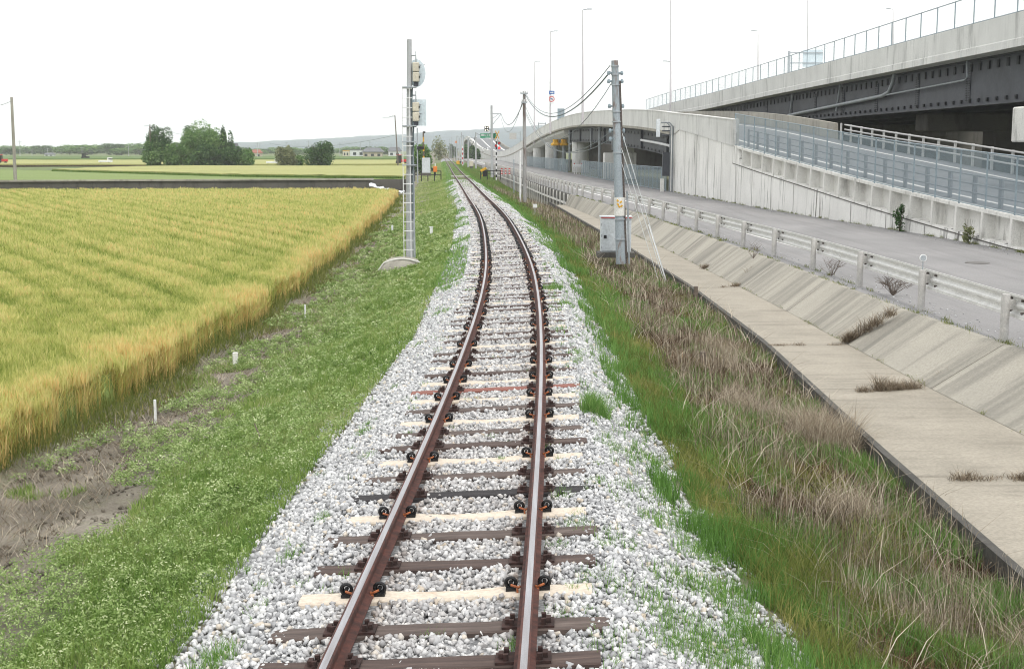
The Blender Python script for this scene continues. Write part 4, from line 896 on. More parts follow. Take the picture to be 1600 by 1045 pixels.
    pth = [(float(fx2(y)), y, -.1) for y in gy if y > 172]; fence('roadside_mesh_fence', pth, 1.75, 'farther grey mesh fence beyond the striped barrier under the bridge', 'mesh fence', pth[:100], (float(fx2(200)), 200, -.1), m='wire_mesh')
    bl = thing('water_filled_barrier', (float(fx2(163)), 163, -.1), 'white beam barrier with small red lamps between the two mesh fences', 'barrier')
    bx = A(903, 262, 163).x
    MB().box((bx, 163, .95), (1.2, .3, .38), bev=.04).build('beam', 'white_paint', bl)
    for k in range(4): MB().box((bx - .45 + .3 * k, 163, .35), (.08, .2, .85)).build('leg', 'white_paint', bl)
    for k in (-1, 1): MB().lathe((bx + k * .45, 163, 1.14), [(.07, 0), (.07, .12), (.02, .16)], 10).build('lamp', 'red_paint', bl)
    # yellow height-limit crash frame under the slab
    yf = thing('yellow_warning_frame', (A(875, 250, 197).x, 197, -.1), 'yellow topped steel frame standing behind the mesh fence under the bridge', 'frame')
    for (u) in (868, 881):
        a = A(u, 255, 197); MB().tube([(a.x, 197, -.1), (a.x, 197, 3.5)], .3, 8).build('post', 'pipe_grey', yf)
        MB().lathe((a.x, 197, 3.5), [(.72, 0), (.72, .25), (.42, .5), (.42, .9), (.1, .95)], 6).build('cap', 'yellow_paint', yf)
build_ramp()

# meter box and conduits at the wall corner
cb = thing('conduit_post', (float(WL(97.5)) - .35, 96.5, -.1), 'grey conduit post with a small box at the corner of the tall wall', 'conduit')
cx, cy = float(WL(96.5)), 96.5
for dx_ in (-.3, -.12): MB().tube([(cx + dx_, cy, -.1), (cx + dx_, cy, 4.6), (cx + dx_ - .25, cy, 4.9), (cx + dx_ - .7, cy, 4.9)], .06, 8).build('pipe', 'pipe_grey', cb, smooth=True)
for z in (4.0, 4.3, 4.6): MB().tube([(cx - .9, cy, z), (cx - .3, cy, z)], .05, 6).build('pipe', 'dark_steel', cb)
MB().box((cx - 1.2, cy, 4.5), (.28, .25, 1.3), bev=.03).build('box', 'cabinet_paint', cb)
MB().box((cx - .6, cy, 1.9), (.5, .3, 1.7)).build('mesh_door', 'dark_steel', cb); MB().box((cx - .85, cy, .35), (.25, .25, 1.0)).build('stub_post', 'concrete_white', cb)

# ------------------------------------------------------------------ elevated highway
def highway():
    hw = thing('elevated_highway', (24, 70, -.15), 'long elevated highway with pale concrete parapet and dark steel girders', 'elevated highway')
    ys = np.concatenate([np.arange(24, 240, 4.0), np.arange(240, 400, 12)]); WD = 21
    MB().sweep([(float(XH(y)), y, float(ZH(y))) for y in ys], [(-.05, -1.62), (-.05, -1.25), (.0, -1.2), (.0, 0), (.28, 0), (.28, -1.1), (WD, -1.1), (WD, -1.5), (1.4, -1.5), (1.2, -1.62)]).build('deck', 'concrete_parapet', hw)
    MB().sweep([(float(XH(y)) + WD, y, float(ZH(y))) for y in ys], [(-.28, -1.1), (-.28, 0), (0, 0), (0, -1.1)]).build('parapet', 'concrete_parapet', hw)
    for gx in (1.3, 5.5, 10, 14.5, 19):
        MB().sweep([(float(XH(y)) + gx, y, float(ZH(y))) for y in ys], [(-.28, -1.63), (.28, -1.63), (.28, -1.7), (.03, -1.7), (.03, -4.05), (.28, -4.05), (.28, -4.15), (-.28, -4.15), (-.28, -4.05), (-.03, -4.05), (-.03, -1.7), (-.28, -1.7)]).build('girder', 'dark_steel', hw)
    bp = MB(); sp = MB(); sc = MB()
    for y in np.arange(44, 190, 1.35):
        x = float(XH(y)) + 1.3; z = float(ZH(y))
        if y < 107: MB().box((x - .05, y, z - 2.05), (.1, .28, .42)).build('bolt_plate', 'black_steel', hw); MB().box((x - .06, y, z - 3.85), (.14, .2, .2)).box((x - .13, y, z - 3.85), (.02, .1, .1)).build('bolt_plate', 'black_steel', hw)
        else: bp.box((x - .05, y, z - 2.05), (.1, .28, .42)); bp.box((x - .06, y, z - 3.85), (.14, .2, .2))
    tag(bp.build('bolt_plate', 'black_steel', hw), kind='stuff')
    for y in np.arange(46.5, 190, 9.2):
        x = float(XH(y)) + 1.3; z = float(ZH(y)); MB().box((x - .045, y, z - 2.95), (.05, .75, 1.9)).build('splice_plate', 'dark_steel', hw); sc = MB()
        for k in range(14):
            for s in (-1, 1): sc.box((x - .08, y + s * .2, z - 2.1 - .13 * k), (.03, .22, .06))
        (sc.build('bolt_row', 'black_steel', hw))
    # cross frames and dark soffit strips
    cf = MB()
    for y in np.arange(30, 240, 9.2): cf.box((float(XH(y)) + 10, y, float(ZH(y)) - 2.9), (17, .1, 1.9))
    cf.build('cross_frame', 'dark_steel', hw)
    # drain pipes along the girder
    def along(ya, yb, dza, dzb, r, m='pipe_grey', n=14):
        return [(float(XH(ya + (yb - ya) * i / n)) + .95, ya + (yb - ya) * i / n, float(ZH(ya + (yb - ya) * i / n)) + dza + (dzb - dza) * i / n) for i in range(n + 1)]
    p = [(float(XH(84)) + .9, 87.2, float(ZH(84)) - 1.6), (float(XH(84)) + .9, 87.4, float(ZH(84)) - 2.1), (float(XH(84)) + .95, 88.5, float(ZH(84)) - 2.75)] + along(90, 120, -2.95, -3.55, .1)
    MB().tube(p, .13, 10).build('drain_pipe', 'pipe_grey', hw, smooth=True)
    p = [(float(XH(70)) + .9, 73.5, 7.8), (float(XH(70)) + .9, 73.3, 6.9)] + along(73.8, 94, -2.7, -3.0, .05); MB().tube(p, .055, 8).build('drain_pipe', 'pipe_grey', hw, smooth=True)
    for (y) in (101.5, 118.5): MB().tube([(float(XH(y)) + .95, y, 7.9), (float(XH(y)) + .95, y + .5, 6.8), (float(XH(y)) + .95, y + 1, 5.9)], .09, 8).build('drain_pipe', 'pipe_grey', hw, smooth=True)
    cl = MB()
    for y in np.arange(90, 120, 2.0):
        t = (y - 90) / 30; cl.box((float(XH(y)) + 1.08, y, float(ZH(y)) - 2.95 - .6 * t), (.3, .14, .1))
    cl.build('pipe_clamp', 'black_steel', hw)
    # piers
    for (y, x0) in ((57, 26), (88, 30), (128, 30), (168, 27), (205, 22)):
        xx = float(XH(y)) + 10.5
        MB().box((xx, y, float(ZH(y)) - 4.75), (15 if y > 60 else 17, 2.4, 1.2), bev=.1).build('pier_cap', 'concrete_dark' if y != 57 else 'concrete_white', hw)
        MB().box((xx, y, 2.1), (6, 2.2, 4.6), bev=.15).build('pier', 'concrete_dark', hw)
    return hw
highway()
fy = []
y = 40.5
while y < 192: fy.append(y); y += 3.0
pth = [(float(XH(q)) + .14, q, float(ZH(q))) for q in np.arange(40.5, 191, 1.5)]
fence('highway_mesh_fence', pth, 1.5, 'thin pale mesh fence on top of the elevated highway parapet', 'mesh fence', [(float(XH(q)) + .14, q, float(ZH(q))) for q in fy], (float(XH(100)), 100, float(ZH(100))), r=.035, m='wire_mesh_fine')
# retaining structures under and behind the highway
def backs():
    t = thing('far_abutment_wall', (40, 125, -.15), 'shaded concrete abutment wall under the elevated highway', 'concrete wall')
    MB().box((52, 128, 2.2), (44, 2, 5.0), bev=.1).build('wall', 'concrete_dark', t); MB().box((60, 120, 1.6), (8, 1.5, 3.8), bev=.1).build('block', 'concrete_dark', t)  # dark concrete puts the shade under the highway into the walls' colour
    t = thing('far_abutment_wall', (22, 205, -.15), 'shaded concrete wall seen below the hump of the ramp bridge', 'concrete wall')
    MB().box((27, 206, 2.6), (34, 2, 5.6), bev=.1).build('wall', 'concrete_dark', t)  # darker concrete colour stands in for the shade below the bridge
    t = thing('pier_cap', (float(G(1600, 300, 0).x) + 1, 50, 3), 'pale concrete block end of a pier cap at the right picture edge', 'pier')
    a = A(1612, 222, 50); b = A(1730, 165, 50)
    m = MB(); m.box(((a.x + b.x) / 2, 51, (a.z + b.z) / 2), (b.x - a.x, 2.2, b.z - a.z), bev=.05); m.box(((a.x + b.x) / 2 + .5, 51, b.z + .2), (b.x - a.x - .6, 1.8, .4)); m.build('cap', 'concrete_white', t)
    MB().box((b.x - .6, 51, 1.2), (1.6, 1.6, 4.0), bev=.05).build('column', 'concrete_parapet', t)
backs()

# ------------------------------------------------------------------ trees
def crown_leaves(c, rad, n, s, seed, clumps=14, tone_off=0, shape='round', only=None):
    r = np.random.default_rng(seed); c = np.array(c, float); rad = np.array(rad, float)
    cc = r.normal(size=(clumps, 3)); cc /= np.linalg.norm(cc, axis=1)[:, None]; cc *= r.uniform(.35, .85, (clumps, 1))
    if shape == 'dome': cc[:, 2] = np.abs(cc[:, 2]) * 1.05 - .18
    if shape == 'cone': cc[:, :2] *= (1 - (cc[:, 2:3] + 1) / 2) * 1.15 + .12
    cr = r.uniform(.28, .5, clumps); k = r.integers(0, clumps, n); d = r.normal(size=(n, 3)); d /= np.linalg.norm(d, axis=1)[:, None]; q = r.uniform(.45, 1, (n, 1)) ** .5
    P = cc[k] + d * q * cr[k][:, None]; pos = c + P * rad
    global rng
    keep = rng; rng = r
    out = leaves(pos[:, 0], pos[:, 1], pos[:, 2], s * r.uniform(.6, 1.3, n), clampn(.45 + .3 * (r.random(clumps)[k] - .5) + r.normal(0, .2, n) + tone_off), .2)
    rng = keep; return out
def tree(loc, h, w, m, label, cat='tree', group=None, n=2200, s=.28, seed=1, shape='round', trunk=.0, name='tree', parts=True, depth=None):
    t = thing(name, loc, label, cat, group); x, y, z = loc; R = random.Random(seed)
    tb = MB(); top = h * .75; tb.tube([(x, y, z - .2), (x + R.uniform(-.1, .1) * w * .2, y, z + h * .25), (x + R.uniform(-.1, .1) * w, y, z + top)], h * .028 + .05, 7, h * .008)
    for k in range(6):
        a = R.uniform(0, 2 * PI); z0 = z + h * R.uniform(.2, .5); tb.tube([(x, y, z0), (x + math.cos(a) * w * .22, y + math.sin(a) * w * .22, z0 + h * .15), (x + math.cos(a) * w * .38, y + math.sin(a) * w * .38, z0 + h * .26)], h * .014 + .02, 5, .02)
    tb.build('trunk', 'bark', t)
    lo = h * trunk * .5; cz = z + (h + lo) / 2
    v, f, tn = crown_leaves((0, 0, h * .30 if shape == 'dome' else cz - z), (w / 2 * .98, (depth or w) / 2 * .98, h * .8) if shape == 'dome' else (w / 2 * 1.12, (depth or w) / 2 * 1.12, (h - lo) / 2 * 1.08), int(n * 1.9), s, seed, 30 if shape == 'round' else 26, 0, shape)
    o = mass('crown', v, f, m, tn); o.parent = t
    return t
def px_tree(u0, u1, vtop, vbase, Y, **kw):
    a = A((u0 + u1) / 2, vbase, Y); b = A((u0 + u1) / 2, vtop, Y); w = (u1 - u0) * Y / F
    return tree((a.x, Y, -1.0), b.z + 1.0, w, **kw)
gT = 'trees in the grove beyond the barley field'
px_tree(228, 272, 200, 260, 286, m='leaf_dark', label='tall narrow dark tree at the left end of the grove behind the barley', group=gT, seed=3, n=3200, shape='round')
px_tree(222, 258, 222, 261, 284, m='leaf_mid', label='lighter leafy tree in front of the left end of the grove', group=gT, seed=4, n=2000)
px_tree(258, 305, 224, 261, 284, m='leaf_mid', label='low mixed tree in the middle of the grove front', group=gT, seed=5, n=2400)
px_tree(284, 352, 194, 260, 290, m='leaf_mid', label='biggest rounded pale green tree of the grove', group=gT, seed=6, n=5200)
px_tree(282, 312, 196, 260, 294, m='leaf_dark', label='dark pointed tree against the biggest rounded tree', group=gT, seed=7, n=2200, shape='cone')
px_tree(300, 350, 226, 261, 284, m='leaf_dark', label='low dark tree below the biggest rounded tree', group=gT, seed=8, n=2600)
px_tree(343, 358, 204, 260, 288, m='leaf_dark', label='tall thin dark cypress at the right of the grove', group=gT, seed=9, n=1500, shape='cone')
px_tree(354, 370, 212, 260, 289, m='leaf_dark', label='shorter thin dark cypress at the right of the grove', group=gT, seed=10, n=1300, shape='cone')
px_tree(340, 376, 228, 261, 285, m='leaf_dark', label='bushy dark tree below the two cypresses', group=gT, seed=11, n=1900)
px_tree(366, 398, 232, 261, 286, m='leaf_mid', label='low green tree at the right end of the grove', group=gT, seed=12, n=1600)
px_tree(426, 462, 226, 259, 292, m='leaf_olive', label='small olive grey round bush left of the larger round bush', cat='bush', seed=13, n=2600, name='round_bush', shape='dome', s=.22)
px_tree(474, 529, 217, 260, 290, m='leaf_dark', label='large round dark green bush standing alone in the field', cat='bush', seed=14, n=5200, name='round_bush', shape='dome', s=.22)
px_tree(455, 475, 243, 259, 294, m='leaf_mid', label='tiny green bush between the two round bushes', cat='bush', seed=15, n=500, name='round_bush', trunk=.05)
px_tree(640, 672, 224, 262, 215, m='leaf_mid', label='green bush beside the level crossing left of the track', cat='bush', seed=16, n=1500, name='trackside_bush', trunk=.05)
px_tree(672, 700, 216, 243, 420, m='leaf_olive', label='thin brownish tree left of the far track', seed=17, n=700, name='bare_tree', s=.3)
for k, (u0, u1, vt, vb, Y) in enumerate(((722, 733, 228, 245, 420), (733, 742, 226, 243, 440), (700, 714, 224, 240, 520), (739, 750, 232, 246, 400))):
    px_tree(u0, u1, vt, vb, Y, m='leaf_dark', label='dark green tree against the far concrete viaduct wall', group='trees by the far viaduct', seed=30 + k, n=700, s=.4)
gF = 'trees in the hazy line beyond the fields'
protos = [tree((0, 0, -1), 7, 9, 'leaf_dark' if k % 2 else 'leaf_mid', 'hazy green tree in the distant tree line beyond the fields', group=gF, seed=50 + k, n=900, s=.55, trunk=.05) for k in range(5)]
used = set()
for i in range(64):
    if i < 30: u = i * 8.2 - 4 + random.uniform(-3, 3)
    elif i < 52: u = 335 + (i - 30) * 13 + random.uniform(-5, 5)
    else: u = 850 - i * 3 + random.uniform(-20, 20) if False else 400 + (i - 52) * 19 + random.uniform(-6, 6)
    Y = random.uniform(850, 1250); k = i % 5; o = protos[k] if k not in used else copy_tree(protos[k]); used.add(k)
    a = A(u, 240, Y); o.location = (a.x, Y, -1.0); s = random.uniform(.8, 1.5) * (.75 if i >= 30 else 1.0); o.scale = (s * 2.1, s * 1.6, s * .72); o.rotation_euler.z = random.uniform(0, 6)

# ------------------------------------------------------------------ left: field wall, far fields, hills
fw = thing('field_wall', (A(300, 290, 113).x, 113, -1), 'long low dark stained concrete wall between the barley fields', 'wall')
zt = .44; pw = [(A(-200, 285, 105).x, 108, 0), (A(100, 285, 110).x, 111, 0), (A(400, 285, 114).x, 114.5, 0), (A(583, 285, 117).x, 117, 0)]
MB().sweep(pw, [(0, -1.1), (0, zt - .14), (.25, zt - .14), (.25, -1.1)]).build('wall', 'concrete_dark', fw); MB().sweep(pw, [(-.04, zt - .14), (-.04, zt), (.4, zt), (.4, zt - .14)]).build('coping', 'concrete_old', fw)
fw2 = thing('field_wall', (A(610, 285, 122).x, 122, -1), 'short far piece of grey wall behind the white sheets', 'wall')
MB().sweep([(A(580, 285, 121).x, 121, 0), (A(640, 285, 122).x, 122, 0)], [(0, -1.1), (0, .25), (.3, .25), (.3, -1.1)]).build('wall', 'concrete_dark', fw2)
def sheet():
    c = A(604, 285, 117); V = []; n = 16
    for i in range(n):
        for j in range(8):
            x = c.x - 1.35 + 2.9 * i / (n - 1) + random.uniform(-.1, .1); y = 115.5 + 1.8 * j / 7; V.append((x, y, -.95 + .22 * (i < 12) * (1 - i / 12) * 3.2 + .35 * vnoise(np.array([i * .6]), np.array([j * .7]), 5)[0] + .03 * random.random()))
    f = [(i * 8 + j, (i + 1) * 8 + j, (i + 1) * 8 + j + 1, i * 8 + j + 1) for i in range(n - 1) for j in range(7)]
    o = mass('plastic_sheet', V, f, 'plastic_white'); md = o.modifiers.new('Solidify', 'SOLIDIFY'); md.thickness = .03
    tag(o, 'crumpled white plastic sheeting heaped at the end of the field wall', 'plastic sheet')
sheet()
def crop_slab(name, poly, z0, z1, m, label, cat):
    """a field of standing crop: top with fringe noise and real sides"""
    P = [Vector(p) for p in poly]; mb = MB(); n = len(P); k = 24; ring = []
    for i in range(n):
        a, b = P[i], P[(i + 1) % n]
        for j in range(k): q = a.lerp(b, j / k); ring.append((q.x, q.y))
    N = len(ring)
    V = [(x, y, z0) for x, y in ring] + [(x, y, z1 + random.uniform(-.05, .05)) for x, y in ring]
    f = [(i, (i + 1) % N, N + (i + 1) % N, N + i) for i in range(N)] + [tuple(N + i for i in range(N))]
    o = mb.add(V, f).build(name, m); tag(o, label, cat, kind='stuff')
def gp(u, v, z): q = G(u, v, z); return (q.x, q.y, 0)
crop_slab('far_green_crop', [gp(-60, 281.5, -.7)[:2] + (0,), gp(632, 281, -.7), gp(632, 277, -.7), gp(360, 274.5, -.7), gp(60, 266, -.7), gp(-80, 264, -.7)], -1.05, -.7, 'crop_green', 'strip of young dull green crop just behind the dark wall', 'crop')
crop_slab('far_barley', [gp(82, 264.5, -.35), gp(360, 272, -.35), gp(632, 275, -.35), gp(640, 259, -.35), gp(240, 259.2, -.35), gp(150, 262, -.35)], -1.05, -.32, 'crop_gold', 'pale gold barley field in front of the grove and round bushes', 'crop')
# its dark green front edge
ed = [G(82, 264.5, -.35), G(360, 272, -.35), G(632, 275, -.35)]; parts = []
for a, b in zip(ed[:-1], ed[1:]):
    n = 9000; t = rng.random(n); X = a.x + (b.x - a.x) * t; Y = a.y + (b.y - a.y) * t - rng.uniform(0, .5, n); parts.append(blades(X, Y, np.full(n, -1.0), rng.uniform(.3, .68, n), rng.uniform(.04, .1, n), rng.uniform(.05, .3, n), clampn(rng.normal(.3, .15, n))))
v = join(parts); tag(mass('crop_edge_grass', *v[:2], 'grass_green', v[2]), 'dark green grass along the front edge of the far gold field', 'grass', kind='stuff')
crop_slab('brown_strip', [gp(-60, 261, -.9), gp(100, 260, -.9), gp(235, 260, -.9), gp(300, 257.5, -.9), gp(-60, 257.5, -.9)], -1.05, -.9, 'dry_red', 'brown weedy strip before the grove', 'weeds')
crop_slab('distant_gold_field', [gp(-60, 256.5, -.6), gp(640, 256.5, -.6), gp(640, 249.5, -.6), gp(-60, 249.5, -.6)], -1.05, -.55, 'crop_gold', 'pale distant gold field behind the grove', 'crop')
crop_slab('distant_green_field', [gp(-60, 248.5, -.3), gp(640, 248.5, -.3), gp(640, 244, -.3), gp(-60, 244, -.3)], -1.05, -.25, 'crop_dark', 'distant green hedge strip below the hazy trees', 'crop')
MATS['dry_red']; 
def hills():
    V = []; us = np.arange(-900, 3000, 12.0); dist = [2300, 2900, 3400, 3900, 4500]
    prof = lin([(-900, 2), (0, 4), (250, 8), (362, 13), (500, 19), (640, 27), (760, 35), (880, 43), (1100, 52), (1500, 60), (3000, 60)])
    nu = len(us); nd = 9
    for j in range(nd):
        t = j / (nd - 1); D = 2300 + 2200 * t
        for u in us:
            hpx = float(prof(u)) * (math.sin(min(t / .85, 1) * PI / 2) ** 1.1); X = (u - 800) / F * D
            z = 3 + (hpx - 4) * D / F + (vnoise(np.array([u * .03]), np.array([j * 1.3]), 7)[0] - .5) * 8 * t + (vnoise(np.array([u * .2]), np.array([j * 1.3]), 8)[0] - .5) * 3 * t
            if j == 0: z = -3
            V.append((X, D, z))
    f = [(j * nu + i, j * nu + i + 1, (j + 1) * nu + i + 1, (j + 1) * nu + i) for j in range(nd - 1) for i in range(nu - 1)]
    struct(mass('hills', V, f, 'hazy_hill_wood', smooth=True))
hills()

# ------------------------------------------------------------------ far buildings
def house(u0, u1, vb, vt, Y, wall, roof, label, cat='house', roofh=.4, group=None, flat=False):
    a = A(u0, vb, Y); b = A(u1, vt, Y); x0, x1 = a.x, b.x; z0 = -1.0; z1 = b.z; w = x1 - x0; d = w * .7; ze = z0 + (z1 - z0) * (1 - roofh) if not flat else z1; cx = (x0 + x1) / 2
    t = thing('house' if not flat else 'building', (cx, Y, z0), label, cat, group)
    MB().box((cx, Y, (z0 + ze) / 2), (w * (.86 if not flat else 1), d * .86, ze - z0)).build('wall', wall, t)
    if not flat:
        m = MB(); e = .12 * w; rr = w * .2
        m.add([(x0, Y - d / 2, ze), (x1, Y - d / 2, ze), (x1, Y + d / 2, ze), (x0, Y + d / 2, ze), (x0 + rr, Y, z1), (x1 - rr, Y, z1), (x0, Y - d / 2, ze + .12), (x1, Y - d / 2, ze + .12), (x1, Y + d / 2, ze + .12), (x0, Y + d / 2, ze + .12)],
              [(0, 1, 2, 3), (6, 7, 5, 4), (7, 8, 5), (8, 9, 4, 5), (9, 6, 4), (0, 1, 7, 6), (1, 2, 8, 7), (2, 3, 9, 8), (3, 0, 6, 9)]); m.build('roof', roof, t)
    else: MB().box((cx, Y, z1 + .15), (w * 1.04, d * .92, .3)).build('roof', roof, t)
    k = max(2, int(w / 3))
    for i in range(k):
        wx = x0 + w * (i + .7) / (k + .4); MB().box((wx, Y - d * .43, z0 + (ze - z0) * .55), (w / k * .4, .12, (ze - z0) * .35)).build('window', 'glass_dark', t)
    return t
mat('white_wall', srgb(214, 216, 216), srgb(200, 202, 204), 1, .8, 0, .02); mat('red_roof', srgb(160, 100, 88), srgb(140, 88, 78), 2, .8, 0, .02)
house(566, 600, 245, 231, 560, 'house_wall', 'roof_tile', 'wide tan farmhouse with hipped grey tiled roof beyond the fields')
house(548, 572, 245, 235, 600, 'white_wall', 'roof_tile', 'long white shed left of the tan farmhouse', 'shed', flat=True)
house(606, 628, 245, 230, 640, 'white_wall', 'roof_tile', 'white house with grey roof right of the tan farmhouse')
house(392, 410, 246, 234, 580, 'house_wall', 'red_roof', 'small brownish house right of the grove')
house(362, 374, 246, 224, 330, 'house_wall', 'roof_tile', 'grey roofed house half hidden behind the grove cypresses')
house(70, 86, 246, 239, 700, 'white_wall', 'roof_tile', 'tiny white house in the distant tree line at far left')
house(318, 326, 246, 238, 760, 'white_wall', 'roof_tile', 'tiny white building behind the grove', flat=True)
house(536, 546, 246, 236, 610, 'cream_paint', 'yellow_paint', 'small cream building left of the long white shed', 'building', flat=True)
house(272, 290, 232, 224, 300, 'house_wall', 'roof_tile', 'brown roof showing between the grove trees')

# small vehicles in the fields
def kei_truck(u, v, Y, m, label, cat='truck', s=1.0, flip=1):
    a = A(u, v, Y); t = thing('small_truck', (a.x, Y, -1), label, cat); x, z = a.x, -.55; z0 = -1.0
    B = lambda cx, cz, sx, sy, sz, nm, mm: MB().box((x + cx * s * flip, Y, z0 + cz * s), (sx * s, sy * s, sz * s), bev=.06 * s).build(nm, mm, t)
    B(1.15, 1.1, 1.0, 1.45, 1.2, 'cab', m); B(-.55, .78, 2.3, 1.45, .5, 'bed', m); B(1.3, 1.35, .75, 1.47, .42, 'window', 'glass_dark')
    for k in (-1.1, 1.1): MB().disc((x + k * s * flip, Y - .7 * s, z0 + .28 * s), .28 * s, .15 * s, 'Y', 14).build('wheel', 'black_paint', t)
    return t
kei_truck(165, 253, 352, 'white_paint', 'small white pickup truck parked in the distant gold field'); kei_truck(426, 252, 330, 'white_paint', 'small white truck left of the olive grey bush', s=.9)
def tractor(u, v, Y, m, label):
    a = A(u, v, Y); t = thing('tractor', (a.x, Y, -1), label, 'tractor'); x = a.x
    MB().box((x + .5, Y, .1), (1.6, .9, .7), bev=.1).build('hood', m, t); MB().box((x - .7, Y, .6), (1.2, 1.2, 1.6), bev=.1).build('cab', 'black_paint', t); MB().box((x - .7, Y, 1.5), (1.4, 1.4, .15), bev=.05).build('roof', m, t)
    MB().disc((x - .8, Y - .7, -.3), .7, .35).build('wheel', 'black_paint', t); MB().disc((x + 1.0, Y - .6, -.6), .4, .25).build('wheel', 'black_paint', t)
tractor(4, 252, 340, 'red_paint', 'red tractor at the left picture edge in the distant field'); tractor(134, 245, 480, 'black_paint', 'dark tractor far off beyond the gold field'); tractor(628, 250, 330, 'red_paint', 'red farm machine behind the signal post')

# ------------------------------------------------------------------ poles
def utility_pole(base, top, r0, r1, label, mat_='concrete_pole', arms=(), group=None, name='utility_pole', ins=True, n=12):
    b, tp = Vector(base), Vector(top); t = thing(name, b, label, 'utility pole', group)
    MB().tube([b, b.lerp(tp, .5), tp], r0, n, r1).build('pole', mat_, t, smooth=True)
    for (f, w, off) in arms:
        p = b.lerp(tp, f); ar = MB(); ar.box((p.x + off, p.y - r1, p.z), (w, .09, .09)); o = ar.build('crossarm', 'galvanised', t)
        if ins:
            m = MB()
            for k in range(3): m.lathe((p.x + off + (k - 1) * w * .42, p.y - r1, p.z + .04), [(.05, 0), (.06, .05), (.03, .09), (.05, .13), (.02, .17)], 8)
            m.build('insulator', 'white_paint', o)
    return t
b2 = G(970, 412, -.45); t2 = A(960.5, 95, b2.y)
p2 = utility_pole(b2, t2, .15, .105, 'tall blue grey peeling concrete pole beside the white cabinet', 'coated_pole', name='utility_pole')
m = MB(); yq = b2.y
for z_ in (.94, .9, .78, .66, .62): q = b2.lerp(t2, z_); m.tube([(q.x - .2, q.y, q.z), (q.x + .2, q.y, q.z)], .03, 6); m.lathe((q.x - .2, q.y, q.z - .06), [(.04, 0), (.05, .06), (.03, .12)], 8); m.lathe((q.x + .2, q.y, q.z - .06), [(.04, 0), (.05, .06), (.03, .12)], 8)
m.build('insulator', 'fence_steel', p2)
for z_ in (.97, .93, .88, .75, .70, .55, .22, .12): q = b2.lerp(t2, z_); MB().lathe((q.x, q.y, q.z), [(.165 - .05 * z_ + .012, 0), (.165 - .05 * z_ + .012, .035)], 12).build('band', 'galvanised', p2)
q0 = b2.lerp(t2, .24); MB().lathe((q0.x, q0.y, q0.z), [(.162, 0), (.160, .55)], 14).build('sleeve', 'concrete_white', p2, smooth=True)
mk = MB(); 
for k, (dx_, dz_) in enumerate(((-.06, .35), (.03, .42), (-.02, .28), (.05, .3), (-.07, .46))): mk.box((q0.x + dx_, q0.y - .16, q0.z + dz_), (.07, .012, .05), M=Matrix.Rotation(.7 * (-1) ** k, 3, 'Y'))
mk.build('painted_mark', 'yellow_paint', p2)
MB().tube([b2 + Vector((.17, -.02, 0))] + [b2.lerp(t2, f) + Vector((.165 - .04 * f, -.02, 0)) for f in (.2, .4, .6, .75, .9)], .035, 6).build('cable', 'fastener_grey', p2)
MB().tube([b2 + Vector((.25, -.02, 0)), b2 + Vector((.2, -.02, 1.5)), b2 + Vector((.16, 0, 2.2))], .03, 6).build('conduit', 'galvanised', p2)
# guy wires
gw = G(1044, 445, -1.0); gwr = thing('guy_wire', gw, 'pale guy wire pair running from the blue grey pole to the dry weeds', 'guy wire')
for dz_, rr, off in ((0, .012, 0), (-.5, .012, -.12), (-.9, .008, -.45)):
    MB().tube([b2.lerp(t2, .68) + Vector((.1, 0, dz_)), gw + Vector((off * .6, off, -.05))], rr, 5).build('wire', 'cable_pale', gwr)
MB().tube([gw + Vector((0, 0, -.1)), gw.lerp(b2.lerp(t2, .68), .38)], .015, 6).build('guard', 'white_paint', gwr)
# cabinet
cbx = thing('signal_cabinet', (A(962, 400, 40.6).x, 40.6, -.45), 'white locked equipment cabinet with red trimmed roof behind the blue grey pole', 'cabinet')
X0, Z0 = A(962, 400, 40.6).x, -.3
MB().box((X0, 40.75, Z0 + .06), (1.15, .75, .16), bev=.01).build('base', 'concrete_dark', cbx); cbd = MB().box((X0, 40.75, Z0 + .68), (.93, .5, 1.06), bev=.012).build('body', 'cabinet_paint', cbx)
MB().box((X0, 40.75, Z0 + 1.235), (.99, .56, .04), bev=.01).build('roof', 'cabinet_paint', cbx); MB().box((X0, 40.46, Z0 + 1.21), (.97, .02, .02)).build('trim', 'red_paint', cbx)
dr = MB().box((X0 - .22, 40.49, Z0 + .68), (.44, .02, .98), bev=.005).build('door', 'cabinet_paint', cbx); MB().box((X0 - .34, 40.47, Z0 + .62), (.09, .03, .1), bev=.01).build('handle', 'black_paint', dr)
for k in range(3): MB().box((X0 - .455, 40.47, Z0 + .3 + .35 * k), (.03, .02, .08)).build('hinge', 'galvanised', cbx)

b3 = G(820, 316, -.5); t3 = A(819, 143, b3.y)
concrete('pole_brown', srgb(160, 160, 160), srgb(138, 136, 134), (1, 1, .25), 3, srgb(98, 80, 72), .8, lo=.5, hi=.6)
p3 = utility_pole(b3, t3, .135, .10, 'grey concrete trackside pole in front of the ribbed retaining wall', 'pole_brown', arms=((.98, .5, 0), (.9, .4, 0)))
MB().tube([b3 + Vector((-.3, -.2, 0)), b3 + Vector((-.3, -.2, 3.4))], .06, 8).build('conduit', 'white_paint', p3)
b4 = G(769, 277, -.5); t4 = A(768, 165, b4.y)
p4 = utility_pole(b4, t4, .2, .13, 'pole with a triangular arm beside the level crossing', 'concrete_pole')
zz = A(768, 178, b4.y).z; ar = MB(); xe = A(783, 178, b4.y).x; ar.tube([(b4.x - .2, b4.y, zz), (xe, b4.y, zz)], .05, 6); ar.tube([(b4.x, b4.y, A(768, 186, b4.y).z), (A(779, 179, b4.y).x, b4.y, zz - .05)], .03, 5); ar.tube([(b4.x, b4.y, A(768, 196, b4.y).z), (xe, b4.y, zz - .05)], .04, 5); ar.build('arm', 'galvanised', p4)
